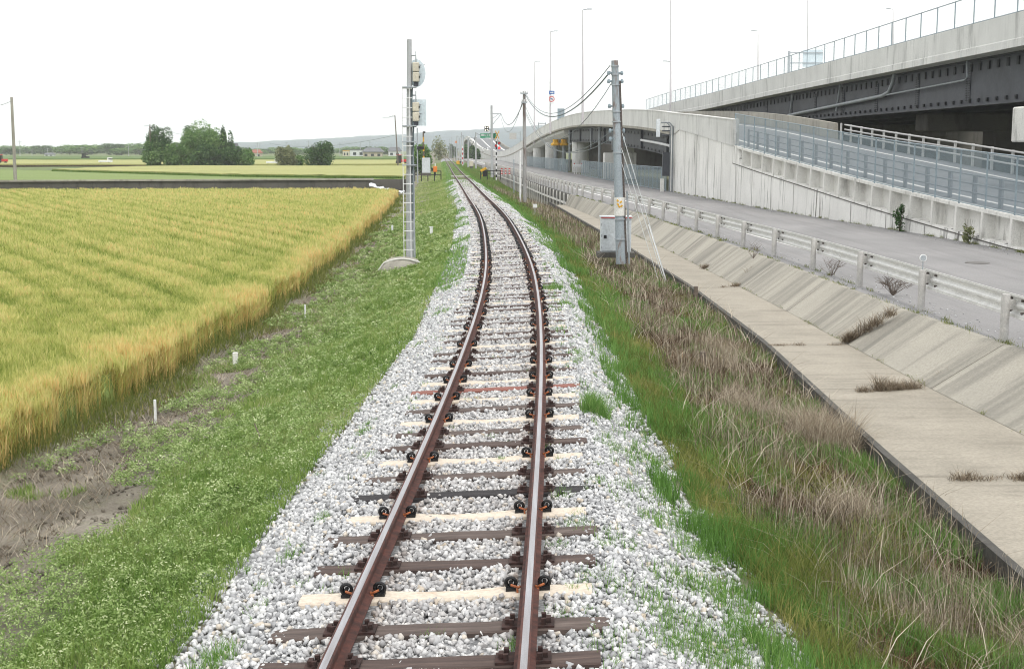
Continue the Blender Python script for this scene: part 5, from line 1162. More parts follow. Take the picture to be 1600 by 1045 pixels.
# led cross sign on it
xs = thing('crossing_indicator', A(760, 210, b4.y - .5), 'black square level crossing indicator with a lit white X', 'signal')
c = A(760.5, 201.5, b4.y - .4); MB().box(c, (.56, .18, .66), bev=.02).build('housing', 'black_paint', xs)
mX = bpy.data.materials.new('lamp_white'); mX.use_nodes = True; bb = mX.node_tree.nodes['Principled BSDF']; bb.inputs['Emission Color'].default_value = (1, .86, .6, 1); bb.inputs['Emission Strength'].default_value = 1.2; MATS['lamp_white'] = mX
mR = bpy.data.materials.new('lamp_red'); mR.use_nodes = True; bb = mR.node_tree.nodes['Principled BSDF']; bb.inputs['Base Color'].default_value = (.6, .02, .02, 1); bb.inputs['Emission Color'].default_value = (1, .03, .03, 1); bb.inputs['Emission Strength'].default_value = 1.6; MATS['lamp_red'] = mR
lm = MB()
for sx in (-1, 1):
    for sz in (-1, 1): lm.box((c.x + sx * .14, c.y - .1, c.z + sz * .17), (.2, .03, .085), M=Matrix.Rotation(-sx * sz * .85, 3, 'Y'))
lm.build('lamp', 'lamp_white', xs); MB().box((c.x + .4, c.y + .1, c.z - .1), (.5, .06, .06)).build('bracket', 'galvanised', xs)
# track poles farther away
gP = 'thin grey poles along the far track'
lab = ['grey pole with a single arm beyond the level crossing', 'plain thin grey pole beside the far dark trees', 'grey pole carrying a curved wire before the distant viaduct', 'thin distant pole just right of the far track', 'faint hazy pole farthest along the far track', 'very small hazy pole near the vanishing track']
for k, (u, vb, vt, Y) in enumerate(((721, 256, 207, 300), (731.5, 260, 215, 250), (743.5, 262, 207, 235), (714, 250, 212, 350), (703, 246, 217, 430), (697, 243, 220, 560))):
    bq = A(u, vb, Y); tq = A(u, vt, Y); bq.z = -.5; utility_pole(bq, tq, .18, .12, lab[k], arms=((.86, 1.4, -.5),) if k in (0, 2) else ())
for k, (u, Y, vt) in enumerate(((724.5, 290, 212), (717.5, 330, 216), (709.5, 380, 222), (706, 410, 214), (700, 500, 221), (694, 620, 222), (690, 700, 224), (686, 800, 225), (682, 560, 226))):
    bq = A(u, 245, Y); bq.z = -.5; utility_pole(bq, A(u, vt, Y), .12, .08, 'slender hazy post among the row of posts beside the far track', group=gP, n=6)
# field poles
lb = [(24, 18, 282, 152, 128, 'leaning brown grey pole behind the dark wall at the far left', (), .17), (236, 234, 258, 195, 284, 'pole with crossarms rising behind the left end of the grove', ((.97, 2.4, 0), (.9, 1.2, .2)), .2), (622, 617, 253, 180, 300, 'leaning thin dark pole left of the signal post', ((.97, 1.6, -.6),), .16)]
for (ub, ut, vb, vt, Y, l, arms, r) in lb:
    bq = A(ub, vb, Y); bq.z = -1.0; utility_pole(bq, A(ut, vt, Y), r, r * .7, l, 'concrete_old' if Y < 200 else 'brown_stake', arms=arms)
bq = A(24, 282, 128)
gD = 'tiny poles in the distant fields'
for (u, vt, Y) in ((31, 220, 600), (128, 230, 700), (201, 228, 700), (402, 222, 560), (405, 224, 600), (447, 222, 640), (482, 220, 600), (531, 223, 620), (563, 222, 600), (578, 221, 640), (50, 234, 700), (74, 232, 720)):
    q = A(u, 244, Y); q.z = -1; utility_pole(q, A(u, vt, Y), .17, .12, 'tiny hazy pole standing in the distant fields', group=gD, n=6, ins=False, arms=((.93, 2, 0),))

# ------------------------------------------------------------------ wires
def wire(a, b, sag, r, label, name='overhead_wire', n=18, m='cable_black', group=None):
    a, b = Vector(a), Vector(b); pts = []
    for i in range(n + 1):
        t = i / n; p = a.lerp(b, t); p.z -= 4 * sag * t * (1 - t); pts.append(p)
    o = MB().tube(pts, r, 5).build(name, m); tag(o, label, 'wire', group); return o
gW = 'thin wires between the trackside poles'
T2 = lambda f: b2.lerp(t2, f); T3 = lambda f: b3.lerp(t3, f)
wire(T2(.945) + Vector((-.15, 0, 0)), T3(.965) + Vector((.1, 0, 0)), 1.35, .024, 'thick dark sagging cable between the two nearest trackside poles')
wire(T2(.975) + Vector((-.15, 0, 0)), T3(.975) + Vector((.1, 0, .05)), 1.35, .014, 'thin wire just above the thick cable between the nearest poles', group=gW)
wire(T2(.92), T3(.9), 2.1, .012, 'low hanging thin wire between the nearest trackside poles', group=gW)
wire(T2(.64), T3(.85), 1.5, .012, 'upper of the two lower wires sloping between the nearest poles', group=gW); wire(T2(.68), T3(.83), 1.6, .012, 'lower of the two lower wires sloping between the nearest poles', group=gW)
wire(T3(.93), Vector((xe, b4.y, zz)), 1.5, .03, 'dark sagging cable from the second pole to the triangular arm'); wire(T3(.97), Vector((xe, b4.y, zz - .6)), 2.0, .015, 'thin wire below the dark cable to the triangular arm', group=gW)
q1 = A(743.5, 208, 235); wire((b4.x - .2, b4.y, A(768, 208, b4.y).z), q1, .3, .04, 'cable from the crossing pole to the next far pole'); wire(q1, A(731.5, 216, 250), 1.6, .05, 'looping cable past the distant viaduct'); wire(A(738, 219, 250), A(721, 210, 300), .6, .05, 'dark cable between two far trackside poles')
wire(A(616, 180, 300), A(598, 184, 320), .3, .03, 'short faint wire left of the leaning thin pole'); wire(A(620, 211, 300), A(420, 224, 520), 2, .04, 'long faint wire crossing the distant fields'); 
wire(A(18, 158, 128), A(-40, 158, 140), .5, .02, 'faint wire leaving the far left pole')
wire(A(240, 196, 284), A(330, 201, 420), 2, .03, 'faint wire from the grove pole to the right'); wire(A(236, 219, 284), A(120, 234, 520), 1, .03, 'faint wire from the grove pole to the left')

# ------------------------------------------------------------------ colour light signal post
sb = G(640, 402, -.35); sp = thing('railway_signal', sb, 'tall grey signal post with ladder and two cream signal heads seen from behind', 'railway signal')
tp = A(639.5, 62, sb.y); MB().tube([sb, sb.lerp(tp, .5), tp], .115, 14, .075).build('post', 'concrete_pole', sp, smooth=True)
MB().tube([sb + Vector((.16, -.06, 0)), sb + Vector((.14, -.06, 3.4))], .035, 8).build('conduit', 'galvanised', sp, smooth=True)
MB().tube([sb + Vector((.12, -.08, 1.2)), sb + Vector((.13, -.1, 3.0)), sb + Vector((.17, -.1, 4.0)), sb + Vector((.12, -.1, 4.8)), sb + Vector((.14, -.08, 5.2))], .03, 6).build('cable', 'cable_black', sp)
ladx = A(630.5, 300, sb.y - .15).x; ztop = A(640, 137, sb.y).z
for dx_ in (0, .22): MB().tube([(ladx + dx_, sb.y - .22, -.35), (ladx + dx_, sb.y - .22, ztop)], .013, 6).build('ladder_rail', 'white_paint', sp)
zq = -.1
while zq < ztop: MB().tube([(ladx, sb.y - .22, zq), (ladx + .3, sb.y - .22, zq)], .013, 6).build('rung', 'white_paint', sp); zq += .29
for v_ in (137, 197, 222, 258): q = A(640, v_, sb.y); MB().box((q.x, q.y - .1, q.z), (.42, .3, .035)).build('clamp', 'galvanised', sp)
for (vc, rnd) in ((113, True), (175, False)):
    q = A(650, vc, sb.y - .05); hd = MB().box((q.x, q.y, q.z + .15), (.2, .22, .28), bev=.02).box((q.x, q.y, q.z - .15), (.2, .22, .28), bev=.02).build('signal_head', 'cream_paint', sp)
    pl = MB()
    if rnd: pl.disc((q.x, q.y + .2, q.z - .02), .28, .012, 'Y', 28, .42)
    else: pl.box((q.x + .03, q.y + .2, q.z - .02), (.54, .012, .8))
    pl.build('backboard', 'pale_sheet', hd)
    MB().box((q.x, q.y, q.z - .36), (.13, .13, .12)).build('cable_gland', 'dark_steel', hd)
    for s_ in (-1, 1): MB().box((q.x + .11, q.y, q.z + .15 * s_), (.02, .24, .06)).build('latch', 'black_paint', hd)
    ar = MB(); ar.tube([(sb.x, sb.y, q.z + .5), (q.x, q.y, q.z + .5), (q.x, q.y, q.z + .3)], .025, 6); ar.tube([(q.x, q.y, q.z + .5), (q.x, q.y, q.z + .62)], .015, 6); ar.tube([(sb.x, sb.y, q.z - .45), (q.x, q.y, q.z - .45), (q.x, q.y, q.z - .3)], .02, 6)
    for s_ in (.22, -.05): ar.tube([(q.x + .1, q.y + .15, q.z + s_), (q.x + .26, q.y + .3, q.z + s_ + .02)], .012, 5)
    ar.build('bracket', 'galvanised', sp)
mound = thing('concrete_footing', (sb.x, sb.y, -.6), 'low curved pale concrete footing around the foot of the signal post', 'footing')
V = []; nu, nv_ = 24, 8; mm = MB(); cx, cy = A(626, 402, sb.y).x, sb.y - .1
for j in range(nv_ + 1):
    ph_ = PI / 2 * j / nv_
    for i in range(nu): a = 2 * PI * i / nu; mm.v.append((cx + .68 * math.cos(a) * math.cos(ph_) ** .7, cy + .7 * math.sin(a) * math.cos(ph_) ** .7, -.85 + .52 * math.sin(ph_) ** .8 + .06 * (math.cos(a) * math.cos(ph_))))
for j in range(nv_):
    for i in range(nu): mm.f.append((j * nu + i, j * nu + (i + 1) % nu, (j + 1) * nu + (i + 1) % nu, (j + 1) * nu + i))
mm.build('mound', 'concrete_old', mound, smooth=True); mm = MB(); mm.tube([(cx - .66, cy - .25, -.72)] + [(cx - .5 + .2 * k, cy - .3 - .15 * math.sin(k / 6 * PI), -.5 + .15 * math.sin(min(k, 6) / 6 * PI)) for k in range(7)], .025, 6); mm.build('rim', 'concrete_white', mound)

# small track side markers
def stake(u, v0, v1, z, w, m, label, name='stake', group=None, cap=None):
    b = G(u, v0, z); h = (v0 - v1) * b.y / F; t = thing(name, b, label, 'marker', group)
    MB().box((b.x, b.y, z + h / 2 - .05), (w, w, h + .1), bev=w * .12).build('post', m, t)
    if cap: MB().box((b.x, b.y, z + h + .01), (w * 1.3, w * 1.3, .03)).build('cap', cap, t)
    return t
stake(243, 655, 623, -.93, .035, 'white_paint', 'thin white marker stake nearest the camera beside the bare soil'); stake(477, 497, 476, -.93, .035, 'white_paint', 'thin white marker stake farther along beside the barley'); stake(368, 568, 550, -.93, .09, 'concrete_white', 'stubby pale concrete boundary marker between the two thin stakes')
stake(674, 365, 355, -.45, .12, 'white_paint', 'short white post in the grass right of the signal post', cap='white_paint'); stake(836, 336, 322, -.5, .03, 'galvanised', 'small square white sign on a stem beside the dry weeds'); q = G(836, 336, -.5)
o = MB().box((q.x, q.y - .03, -.5 + 14 * q.y / F), (.22, .03, .2), bev=.01).build('marker_plate', 'white_paint'); tag(o, 'small square white plate fixed to a stem beside the dry weeds', 'sign')
for (u, v0, v1, l) in ((1087, 472, 447, 'weathered wooden stub in the dry weeds beside the apron'), (1098, 590, 548, 'squared grey stub post in the weeds nearest the apron bend'), (869, 330, 322, 'small stub post in the far dry weeds')): stake(u, v0, v1, -1.0, .1, 'brown_stake', l)
stake(803, 300, 250, -.6, .07, 'fence_steel', 'thin plain steel post before the ribbed wall'); stake(613, 360, 352, -.9, .09, 'plastic_white', 'tiny white marker in the grass left of the signal ladder')
dp = MB(); q = G(400, 700, -.55); dp.tube([q, q + Vector((.03, .1, .12)), q + Vector((-.05, .2, .26))], .008, 5); tag(dp.build('dead_twig', 'brown_stake'), 'bare pale twig sticking up from the bank weeds', 'twig')

# dark broad plant on the left bank and plants by the wall
def leafy(name, base, h, r, n, s, m, label, seed, stems=5):
    t = thing(name, base, label, 'plant'); R = random.Random(seed); sm = MB()
    for k in range(stems): a = R.uniform(0, 6.28); sm.tube([base, Vector(base) + Vector((math.cos(a) * r * .4, math.sin(a) * r * .4, h * .6)), Vector(base) + Vector((math.cos(a) * r * .7, math.sin(a) * r * .7, h * .97))], .008, 5, .003)
    sm.build('stem', 'bark', t); v, f, tn = crown_leaves((0, 0, h * .52), (r, r, h * .52), n, s, seed, 12); o = mass('foliage', v, f, m, tn); o.parent = t
leafy('broadleaf_weed', G(372, 790, -.6), .26, .16, 160, .035, 'leaf_dark', 'dark broad leaved weed on the green bank near the ballast', 5)
wq = lambda u: [y for y in np.arange(40, 80, .1) if abs(800 + F * (float(WL(y)) - .35) / y - u) < 4][0]
y_ = wq(1400); leafy('wall_shrub', Vector((float(WL(y_)) - .3, y_, -.1)), 1.0, .27, 700, .05, 'leaf_dark', 'dense green shrub growing at the foot of the pale wall', 6)
y_ = wq(1507); leafy('wall_shrub', Vector((float(WL(y_)) - .3, y_, -.1)), .85, .24, 260, .06, 'leaf_olive', 'sparse twiggy shrub growing at the foot of the wall farther right', 7)
# dry bushes
def twigbush(name, base, w, h, n, label, seed, flatn=.4, d=None, m='dry_stalk'):
    t = thing(name, base, label, 'dry bush'); r = np.random.default_rng(seed); global rng; keep = rng; rng = r
    X = r.uniform(-w / 2, w / 2, n) * .8; Y = r.uniform(-1, 1, n) * (d or w) / 2 * .6; 
    v, f, tn = blades(X, Y, np.full(n, -.01), h * r.uniform(.3, 1.1, n), r.uniform(.004, .008, n), r.uniform(flatn * .3, flatn * 2, n), clampn(r.normal(.4, .2, n))); rng = keep
    o = mass('twigs', v, f, m, tn); o.parent = t; return t
def wire_bush(base, w, h, n, label, seed):
    t = thing('dry_bush', base, label, 'dry bush'); R = random.Random(seed); m = MB()
    for k in range(n):
        p = Vector(base); a = R.uniform(0, 6.28); q = R.uniform(.3, 1); d = Vector((math.cos(a) * w / 2 * q, math.sin(a) * w / 3 * q, h * R.uniform(.4, 1))); e = p + d; mid = p + d * .5 + Vector((R.uniform(-.1, .1), 0, .08)); m.tube([p, mid, e], .006, 4, .003)
        for j in range(3): e2 = e.lerp(mid, R.random()); m.tube([e2, e2 + Vector((R.uniform(-.2, .2), R.uniform(-.1, .1), R.uniform(.02, .18)))], .004, 4, .002)
    m.build('twigs', 'brown_stake', t)
wire_bush(G(1395, 462, -.1), 1.0, .42, 34, 'bare twiggy bush under the guardrail before its fourth post', 3); wire_bush(G(1300, 432, -.1), .8, .45, 16, 'small bare twiggy bush under the guardrail farther along', 4); wire_bush(G(1177, 404, -.1), .5, .55, 8, 'thin bare twigs under the guardrail near the slope joint', 5)
def joint_weed(u0, v0, u1, v1, z0, z1, n, h, label, seed):
    a = G(u0, v0, z0); b = G(u1, v1, z1); t = thing('joint_weeds', a, label, 'dry weeds'); n = int(n * 1.6); h = h * 1.45; k = n; cen = rng.random(7); wid_ = rng.uniform(.02, .1, 7); ci = rng.integers(0, 7, k); tt = np.clip(cen[ci] + rng.normal(0, 1, k) * wid_[ci], 0, 1); h = h * rng.uniform(.4, 1.3, 7)[ci]; P = np.array(a)[None] * (1 - tt[:, None]) + np.array(b)[None] * tt[:, None] - np.array(a)[None] + rng.normal(0, .05, (k, 3)) * np.array([1, 1, .2])
    v, f, tn = blades(P[:, 0], P[:, 1], P[:, 2], h * rng.uniform(.4, 1.2, k), rng.uniform(.003, .006, k) * (1 + a.y / 40), rng.uniform(.4, 1.3, k), clampn(rng.normal(.45, .22, k))); o = mass('stalks', v, f, 'dry_stalk', tn); o.parent = t
joint_weed(1325, 535, 1392, 492, -.78, -.15, 900, .16, 'thick dry weeds filling the slope joint below the guardrail', 1)
joint_weed(1345, 612, 1440, 606, -.8, -.8, 900, .2, 'dry weed mat across the nearer floor joint of the apron', 2); joint_weed(1462, 750, 1640, 748, -.8, -.8, 900, .1, 'low dry weed line across the nearest floor joint', 3)
joint_weed(1468, 600, 1500, 592, -.8, -.7, 300, .14, 'small dry tuft at the foot of the slope', 4); joint_weed(1165, 440, 1200, 412, -.75, -.3, 400, .22, 'reddish dry weeds in the farther slope joint', 5); joint_weed(1120, 450, 1165, 446, -.8, -.8, 200, .1, 'thin weeds on the farther floor joint', 6)
joint_weed(1205, 540, 1325, 539, -.8, -.8, 260, .06, 'thin dry weeds across the middle floor joint of the apron', 7); joint_weed(1098, 420, 1110, 418, -.8, -.75, 200, .12, 'small dark weed tuft on the far apron', 8)
# dry wisps and grit along the road edges
parts = []
for (fx_, z_, y0, y1, nc, hh_) in ((lambda y: TP(y) + .1, -.09, 9, 88, 150, .10), (lambda y: GD(y) + .02, -.1, 12, 88, 60, .12), (lambda y: WL(y) - .1, -.1, 38, 96, 110, .14), (lambda y: FT(y) + .02, -.79, 10, 70, 60, .07)):
    for k in range(nc):
        y = y0 + (y1 - y0) * random.random() ** 1.5; x = float(fx_(y)); m_ = random.randint(5, 40); r_ = random.uniform(.02, .14)
        parts.append(blades(x + rng.normal(0, .04, m_), y + rng.normal(0, r_ * 2, m_), np.full(m_, z_), hh_ * rng.uniform(.2, 1.1, m_), rng.uniform(.003, .006, m_) * (1 + y / 40), rng.uniform(.3, 1.3, m_), clampn(rng.normal(.4, .25, m_))))
v = join(parts); tag(mass('roadside_wisps', *v[:2], 'grass_olive', v[2]), 'small weed wisps along the edges of the side road, wall foot and apron', 'weeds', kind='stuff')
X, Y = scatter(12, 60, lambda y: TP(y) + .05, lambda y: TP(y) + 1.0, lambda y: 9); X2, Y2 = scatter(30, 95, lambda y: WL(y) - .8, lambda y: WL(y) - .02, lambda y: 9)
X = np.concatenate([X, X2]); Y = np.concatenate([Y, Y2]); n = len(X); sz = rng.uniform(.006, .02, n); B3 = np.array([(a, b, c) for a in (-1, 1) for b in (-1, 1) for c in (-1, 1)], float) * .8
vv = np.einsum('nij,nkj->nki', rot_mats(n), np.repeat(B3[None], n, 0)) * sz[:, None, None] + np.stack([X, Y, np.full(n, -.092)], 1)[:, None]
tri_ = np.array([(0, 1, 3), (0, 3, 2), (4, 6, 7), (4, 7, 5), (0, 4, 5), (0, 5, 1), (2, 3, 7), (2, 7, 6), (0, 2, 6), (0, 6, 4), (1, 5, 7), (1, 7, 3)])
tag(mass('road_grit', vv.reshape(-1, 3), (tri_[None] + (np.arange(n) * 8)[:, None, None]).reshape(-1, 3), 'stone', np.repeat(rng.random(n) * .5, 8)), 'scattered grit and pebbles along the edges of the side road', 'grit', kind='stuff')
# leaning dead branch over the weeds
br_ = MB(); a = G(1390, 985, -.95); b = A(1494, 810, 12.2); br_.tube([a, a.lerp(b, .5) + Vector((.02, 0, .03)), b], 0.008, 5, .003); br_.tube([a.lerp(b, .6), a.lerp(b, .6) + Vector((.1, .05, .3))], .005, 4); tag(br_.build('dead_branch', 'brown_stake'), 'long bare pale branch leaning across the dry weeds at lower right', 'branch')

# ------------------------------------------------------------------ level crossing equipment
def crossing():
    Y = 150; c = A(775.5, 262, Y); t = thing('crossing_signal', (c.x, Y, -.5), 'black and white striped crossing signal with red lamps and yellow cross', 'crossing signal'); x = c.x
    z0, z1 = -.5, A(775, 212, Y).z; n = 16
    for k in range(n):
        a = z0 + (z1 - z0) * k / n; b = z0 + (z1 - z0) * (k + 1) / n; MB().lathe((x, Y, a), [(.075, 0), (.075, b - a)], 10).build('stripe', 'black_paint' if k % 2 else 'white_paint', t)
    MB().tube([(x - .25, Y, z1 - .3), (x - .25, Y, z1 + .15), (x, Y, z1 + .3), (x + .15, Y, z1 + .1)], .06, 8).build('bell_hood', 'black_paint', t)
    q = A(777, 211, Y)
    for s_ in (-1, 1): MB().box((q.x, Y - .15, q.z), (.09, .04, 1.0), M=Matrix.Rotation(s_ * .45, 3, 'Y')).build('cross_arm', 'yellow_paint', t)
    for (u, v, on) in ((780, 231.5, 1), (775, 228, 0), (780, 224, 0)):
        q = A(u, v, Y); hd = MB().disc((q.x, Y - .12, q.z), .16, .2, 'Y', 16).build('lamp_hood', 'black_paint', t); MB().disc((q.x, Y - .24, q.z), .12, .04, 'Y', 16).build('lamp', 'lamp_red' if on else 'red_paint', hd)
    # barrier machine right of the track
    g = thing('crossing_gate', (A(757, 268, 152).x, 152, -.5), 'yellow and black crossing gate machine right of the track', 'crossing gate'); x = A(757.5, 268, 152).x
    MB().box((x, 152, .25), (.45, .4, .8), bev=.04).build('machine', 'black_paint', g); MB().box((x - .15, 151.9, .65), (.75, .3, .3), M=Matrix.Rotation(-.5, 3, 'Y'), bev=.04).build('counterweight', 'yellow_paint', g); MB().tube([(x - .1, 152, .3), (x - .3, 152, -.1)], .07, 6).build('stay', 'yellow_paint', g)
    f = thing('low_black_fence', (A(760, 268, 154).x, 154, -.5), 'low black steel rail fence behind the yellow gate machine', 'fence')
    xa, xb = A(751, 265, 154).x, A(782, 265, 154).x; MB().box(((xa + xb) / 2, 154, .5), (xb - xa, .08, .08)).build('rail', 'black_paint', f); MB().box(((xa + xb) / 2, 154, .1), (xb - xa, .06, .06)).build('rail', 'black_paint', f)
    for k in range(4): MB().box((xa + (xb - xa) * k / 3, 154, 0), (.09, .09, 1.1)).build('post', 'black_paint', f)
    # left side
    f = thing('low_black_fence', (A(660, 268, 148).x, 148, -.5), 'low black steel rail fence left of the track behind the cabinet', 'fence')
    xa, xb = A(648, 265, 148).x, A(689, 265, 148).x; MB().box(((xa + xb) / 2, 148, .55), (xb - xa, .09, .09)).build('rail', 'black_paint', f); MB().box(((xa + xb) / 2, 148, .15), (xb - xa, .07, .07)).build('rail', 'black_paint', f)
    for k in range(5): MB().box((xa + (xb - xa) * k / 4, 148, 0), (.1, .1, 1.15)).build('post', 'black_paint', f)
    q = A(666, 271, 140); cb_ = thing('crossing_cabinet', (q.x, 140, -.5), 'light grey crossing control cabinet left of the track', 'cabinet'); MB().box((q.x, 140, q.z + .82), (.86, .6, 1.6), bev=.03).build('body', 'cabinet_paint', cb_); MB().box((q.x, 140, q.z - .1), (.95, .7, .3)).build('base', 'concrete_dark', cb_); MB().box((q.x + .02, 139.69, q.z + .82), (.78, .02, 1.48)).build('door', 'cabinet_paint', cb_)
    q = A(680, 266, 142); g = thing('crossing_gate', (q.x, 142, -.5), 'orange crossing gate machine beside the light grey cabinet', 'crossing gate'); MB().box((q.x, 142, q.z + .1), (.42, .35, .62), bev=.05).build('machine', 'orange_paint', g); MB().box((q.x, 142, q.z - .3), (.12, .12, .6)).build('stand', 'black_paint', g); MB().disc((q.x - .3, 142, q.z + .1), .14, .25).build('motor', 'black_paint', g); MB().lathe((q.x, 142, q.z + .4), [(.05, 0), (.05, .3), (.02, .34)], 8).build('cap', 'white_paint', g)
    q = A(662, 246, 180); q.z = -.5; tq = A(661.5, 207, 180); s = thing('crossing_barrier', q, 'raised yellow and black barrier arm left of the track', 'barrier')
    for k in range(9): MB().tube([q.lerp(tq, k / 9), q.lerp(tq, (k + 1) / 9)], .11, 8).build('stripe', 'yellow_paint' if k % 2 else 'brown_stake', s)
    MB().box((tq.x + .1, 180, tq.z), (.35, .2, .25), bev=.03).build('lamp', 'black_paint', s)
    pq = A(652.5, 270, 138); pq.z = -.5; t = thing('steel_post', pq, 'slim grey steel post beside the light grey cabinet', 'post'); MB().tube([pq, A(652, 200, 138)], .07, 8).build('post', 'galvanised', t)
    q = A(655, 236, 138); MB().box((q.x + .15, 138, q.z + .3), (.7, .3, .35), bev=.04).build('lamp_box', 'black_paint', t)
    # red white cones by the side road
    for k, (u, l) in enumerate(((784, 'red and white striped panel nearest the crossing signal'), (790, 'middle red and white striped panel on the side road'), (796, 'rightmost red and white striped panel on the side road'))):
        q = A(u, 273, 158); t = thing('safety_panel', (q.x, 158, -.1), l, 'barrier', 'striped panels on the side road')
        MB().box((q.x, 158, .3), (.1, .06, .8)).build('post', 'white_paint', t)
        for j in range(3): MB().box((q.x, 157.96, .1 + .28 * j), (.22, .04, .13)).build('stripe', 'red_paint', t)
    # x signs far
    for (u, v, Y, l) in ((712.5, 222, 330, 'orange lit crossing lamp far along the track'), (682, 232, 480, 'small orange crossing lamp left of the far track')):
        q = A(u, v, Y); t = thing('crossing_lamp', (q.x, Y, -.5), l, 'signal'); MB().tube([(q.x, Y, -.5), q], .08, 6).build('post', 'galvanised', t); 
        for s_ in (-1, 1): MB().box((q.x, Y - .1, q.z), (.7, .08, .16), M=Matrix.Rotation(s_ * .78, 3, 'Y')).build('lamp', 'orange_paint', t)
    q = A(723, 250, 270); t = thing('striped_pole', (q.x, 270, -.5), 'red and white striped marker pole beyond the crossing', 'pole'); zt_ = A(723, 228, 270).z
    for k in range(9): MB().lathe((q.x, 270, -.5 + (zt_ + .5) * k / 9), [(.09, 0), (.09, (zt_ + .5) / 9)], 8).build('stripe', 'red_paint' if k % 2 else 'white_paint', t)
    q = G(719, 275, 0); o = MB().box((A(719, 275, 146).x, 146, .02), (2.0, .25, .1)).box((A(719, 275, 146).x - .0, 145.4, .0), (1.9, .2, .08)).build('crossing_board', 'concrete_white'); tag(o, 'pale timber board lying across the rails before the crossing', 'board')
    q = A(715.5, 250, 285); t = thing('crossing_gate', (q.x, 285, -.5), 'tiny yellow gate machine at the next crossing', 'crossing gate'); MB().box((q.x, 285, .1), (.7, .5, .8), bev=.05).build('machine', 'yellow_paint', t); MB().box((q.x + .5, 285, .2), (.5, .3, .3)).build('counterweight', 'black_paint', t)
    q = A(736.5, 259, 232); t = thing('relay_box', (q.x, 232, -.5), 'small pale box on legs beside the far trackside poles', 'cabinet'); MB().box((q.x, 232, .45), (.7, .5, .9), bev=.03).build('body', 'cream_paint', t); MB().box((q.x, 232, -.2), (.5, .4, .5)).build('base', 'concrete_dark', t)
crossing()

# ------------------------------------------------------------------ lamp posts on the highway and ramp
def lamp(u, vt, vb, Y, side, label, h0=None, head_v=None):
    b = A(u, vb, Y); t_ = A(u, vt, Y); t = thing('street_lamp', (b.x, Y, b.z), label, 'street lamp', 'tall lamp posts on the highway'); 
    MB().tube([b - Vector((0, 0, 1.2)), t_], .15, 8, .06).build('post', 'white_paint' if False else 'lamp_post_pale', t, smooth=True)
    hz = A(u, head_v, Y) if head_v else t_
    hd = MB().tube([hz, hz + Vector((side * .5, 0, .08))], .05, 6).box(hz + Vector((side * .75, 0, .1)), (.6, .25, .12), bev=.03).build('lamp_head', 'galvanised', t)
lamp(1048, -10, 165, 172, -1, 'tallest lamp post rising where the highway fence begins', head_v=97); lamp(910.5, 16, 178, 152, 1, 'lamp post behind the peak of the humped ramp'); lamp(860, 50, 196, 190, 1, 'lamp post beside the small blue sign'); lamp(835, 97, 214, 232, 1, 'leftmost and farthest lamp post over the ramp')
lamp(1184.5, 49, 130, 205, -1, 'short looking lamp post behind the highway fence'); lamp(1262, 0, 110, 190, -1, 'lamp post behind the back of the road sign'); lamp(1395.5, 15, 75, 205, -1, 'rightmost lamp post behind the highway fence')
# back of a highway sign
Y = 150; a = A(1254, 105, Y); b = A(1286, 78, Y); t = thing('road_sign', ((a.x + b.x) / 2, Y, a.z), 'back of a pale road sign on a post behind the highway fence', 'road sign')
MB().box(((a.x + b.x) / 2, Y, (a.z + b.z) / 2), (b.x - a.x, .06, b.z - a.z), bev=.02).build('panel', 'pale_sheet', t)
for v_ in (83, 99): q = A(1233, v_, Y); MB().box(((q.x + b.x) / 2, Y - .1, q.z), (b.x - q.x, .08, .12)).build('arm', 'galvanised', t)
q = A(1233, 112, Y); MB().tube([q - Vector((0, 0, 2)), A(1233, 80, Y)], .16, 10).build('post', 'galvanised', t)
# blue arrow and round prohibition sign
Y = 190; t = thing('road_sign', (A(862, 200, Y).x, Y, 6), 'blue arrow sign above a round red ringed truck sign on a lamp post', 'road sign')
c = A(862, 145, Y - .3); MB().box(c, (.78, .05, .48)).build('blue_panel', 'blue_paint', t); MB().box(c + Vector((-.08, -.035, 0)), (.36, .02, .1)).add([c + Vector((.08, -.045, .15)), c + Vector((.08, -.045, -.15)), c + Vector((.3, -.045, 0)), c + Vector((.08, -.03, .15)), c + Vector((.08, -.03, -.15)), c + Vector((.3, -.03, 0))], [(0, 1, 2), (3, 5, 4), (0, 2, 5, 3), (2, 1, 4, 5), (1, 0, 3, 4)]).build('arrow', 'white_paint', t)
c = A(862, 155, Y - .3); MB().disc(c, .42, .05, 'Y', 24).build('red_ring', 'red_paint', t); MB().disc(c + Vector((0, -.035, 0)), .31, .03, 'Y', 24).build('disc', 'white_paint', t)
MB().box(c + Vector((-.05, -.06, .0)), (.28, .02, .16)).box(c + Vector((.12, -.06, -.03)), (.1, .02, .1)).build('truck_symbol', 'blue_paint', t); MB().box(c + Vector((0, -.06, 0)), (.62, .02, .06), M=Matrix.Rotation(.78, 3, 'Y')).build('slash', 'red_paint', t)
for v_, in ((150,), (161.5,)): MB().box(A(862, v_, Y - .3), (.7, .04, .13)).build('text_plate', 'white_paint', t)
# grey screen on the hump and bracket sign
Y = 190; a = A(871, 188, Y); b = A(882, 170, Y); t = thing('road_sign', (a.x, Y, a.z), 'grey back of a small sign at the left end of the hump parapet', 'road sign'); MB().box(((a.x + b.x) / 2, Y, (a.z + b.z) / 2), (b.x - a.x, .06, b.z - a.z)).build('panel', 'fence_steel', t); MB().tube([A(878, 205, Y), A(878, 172, Y)], .07, 6).build('post', 'galvanised', t)
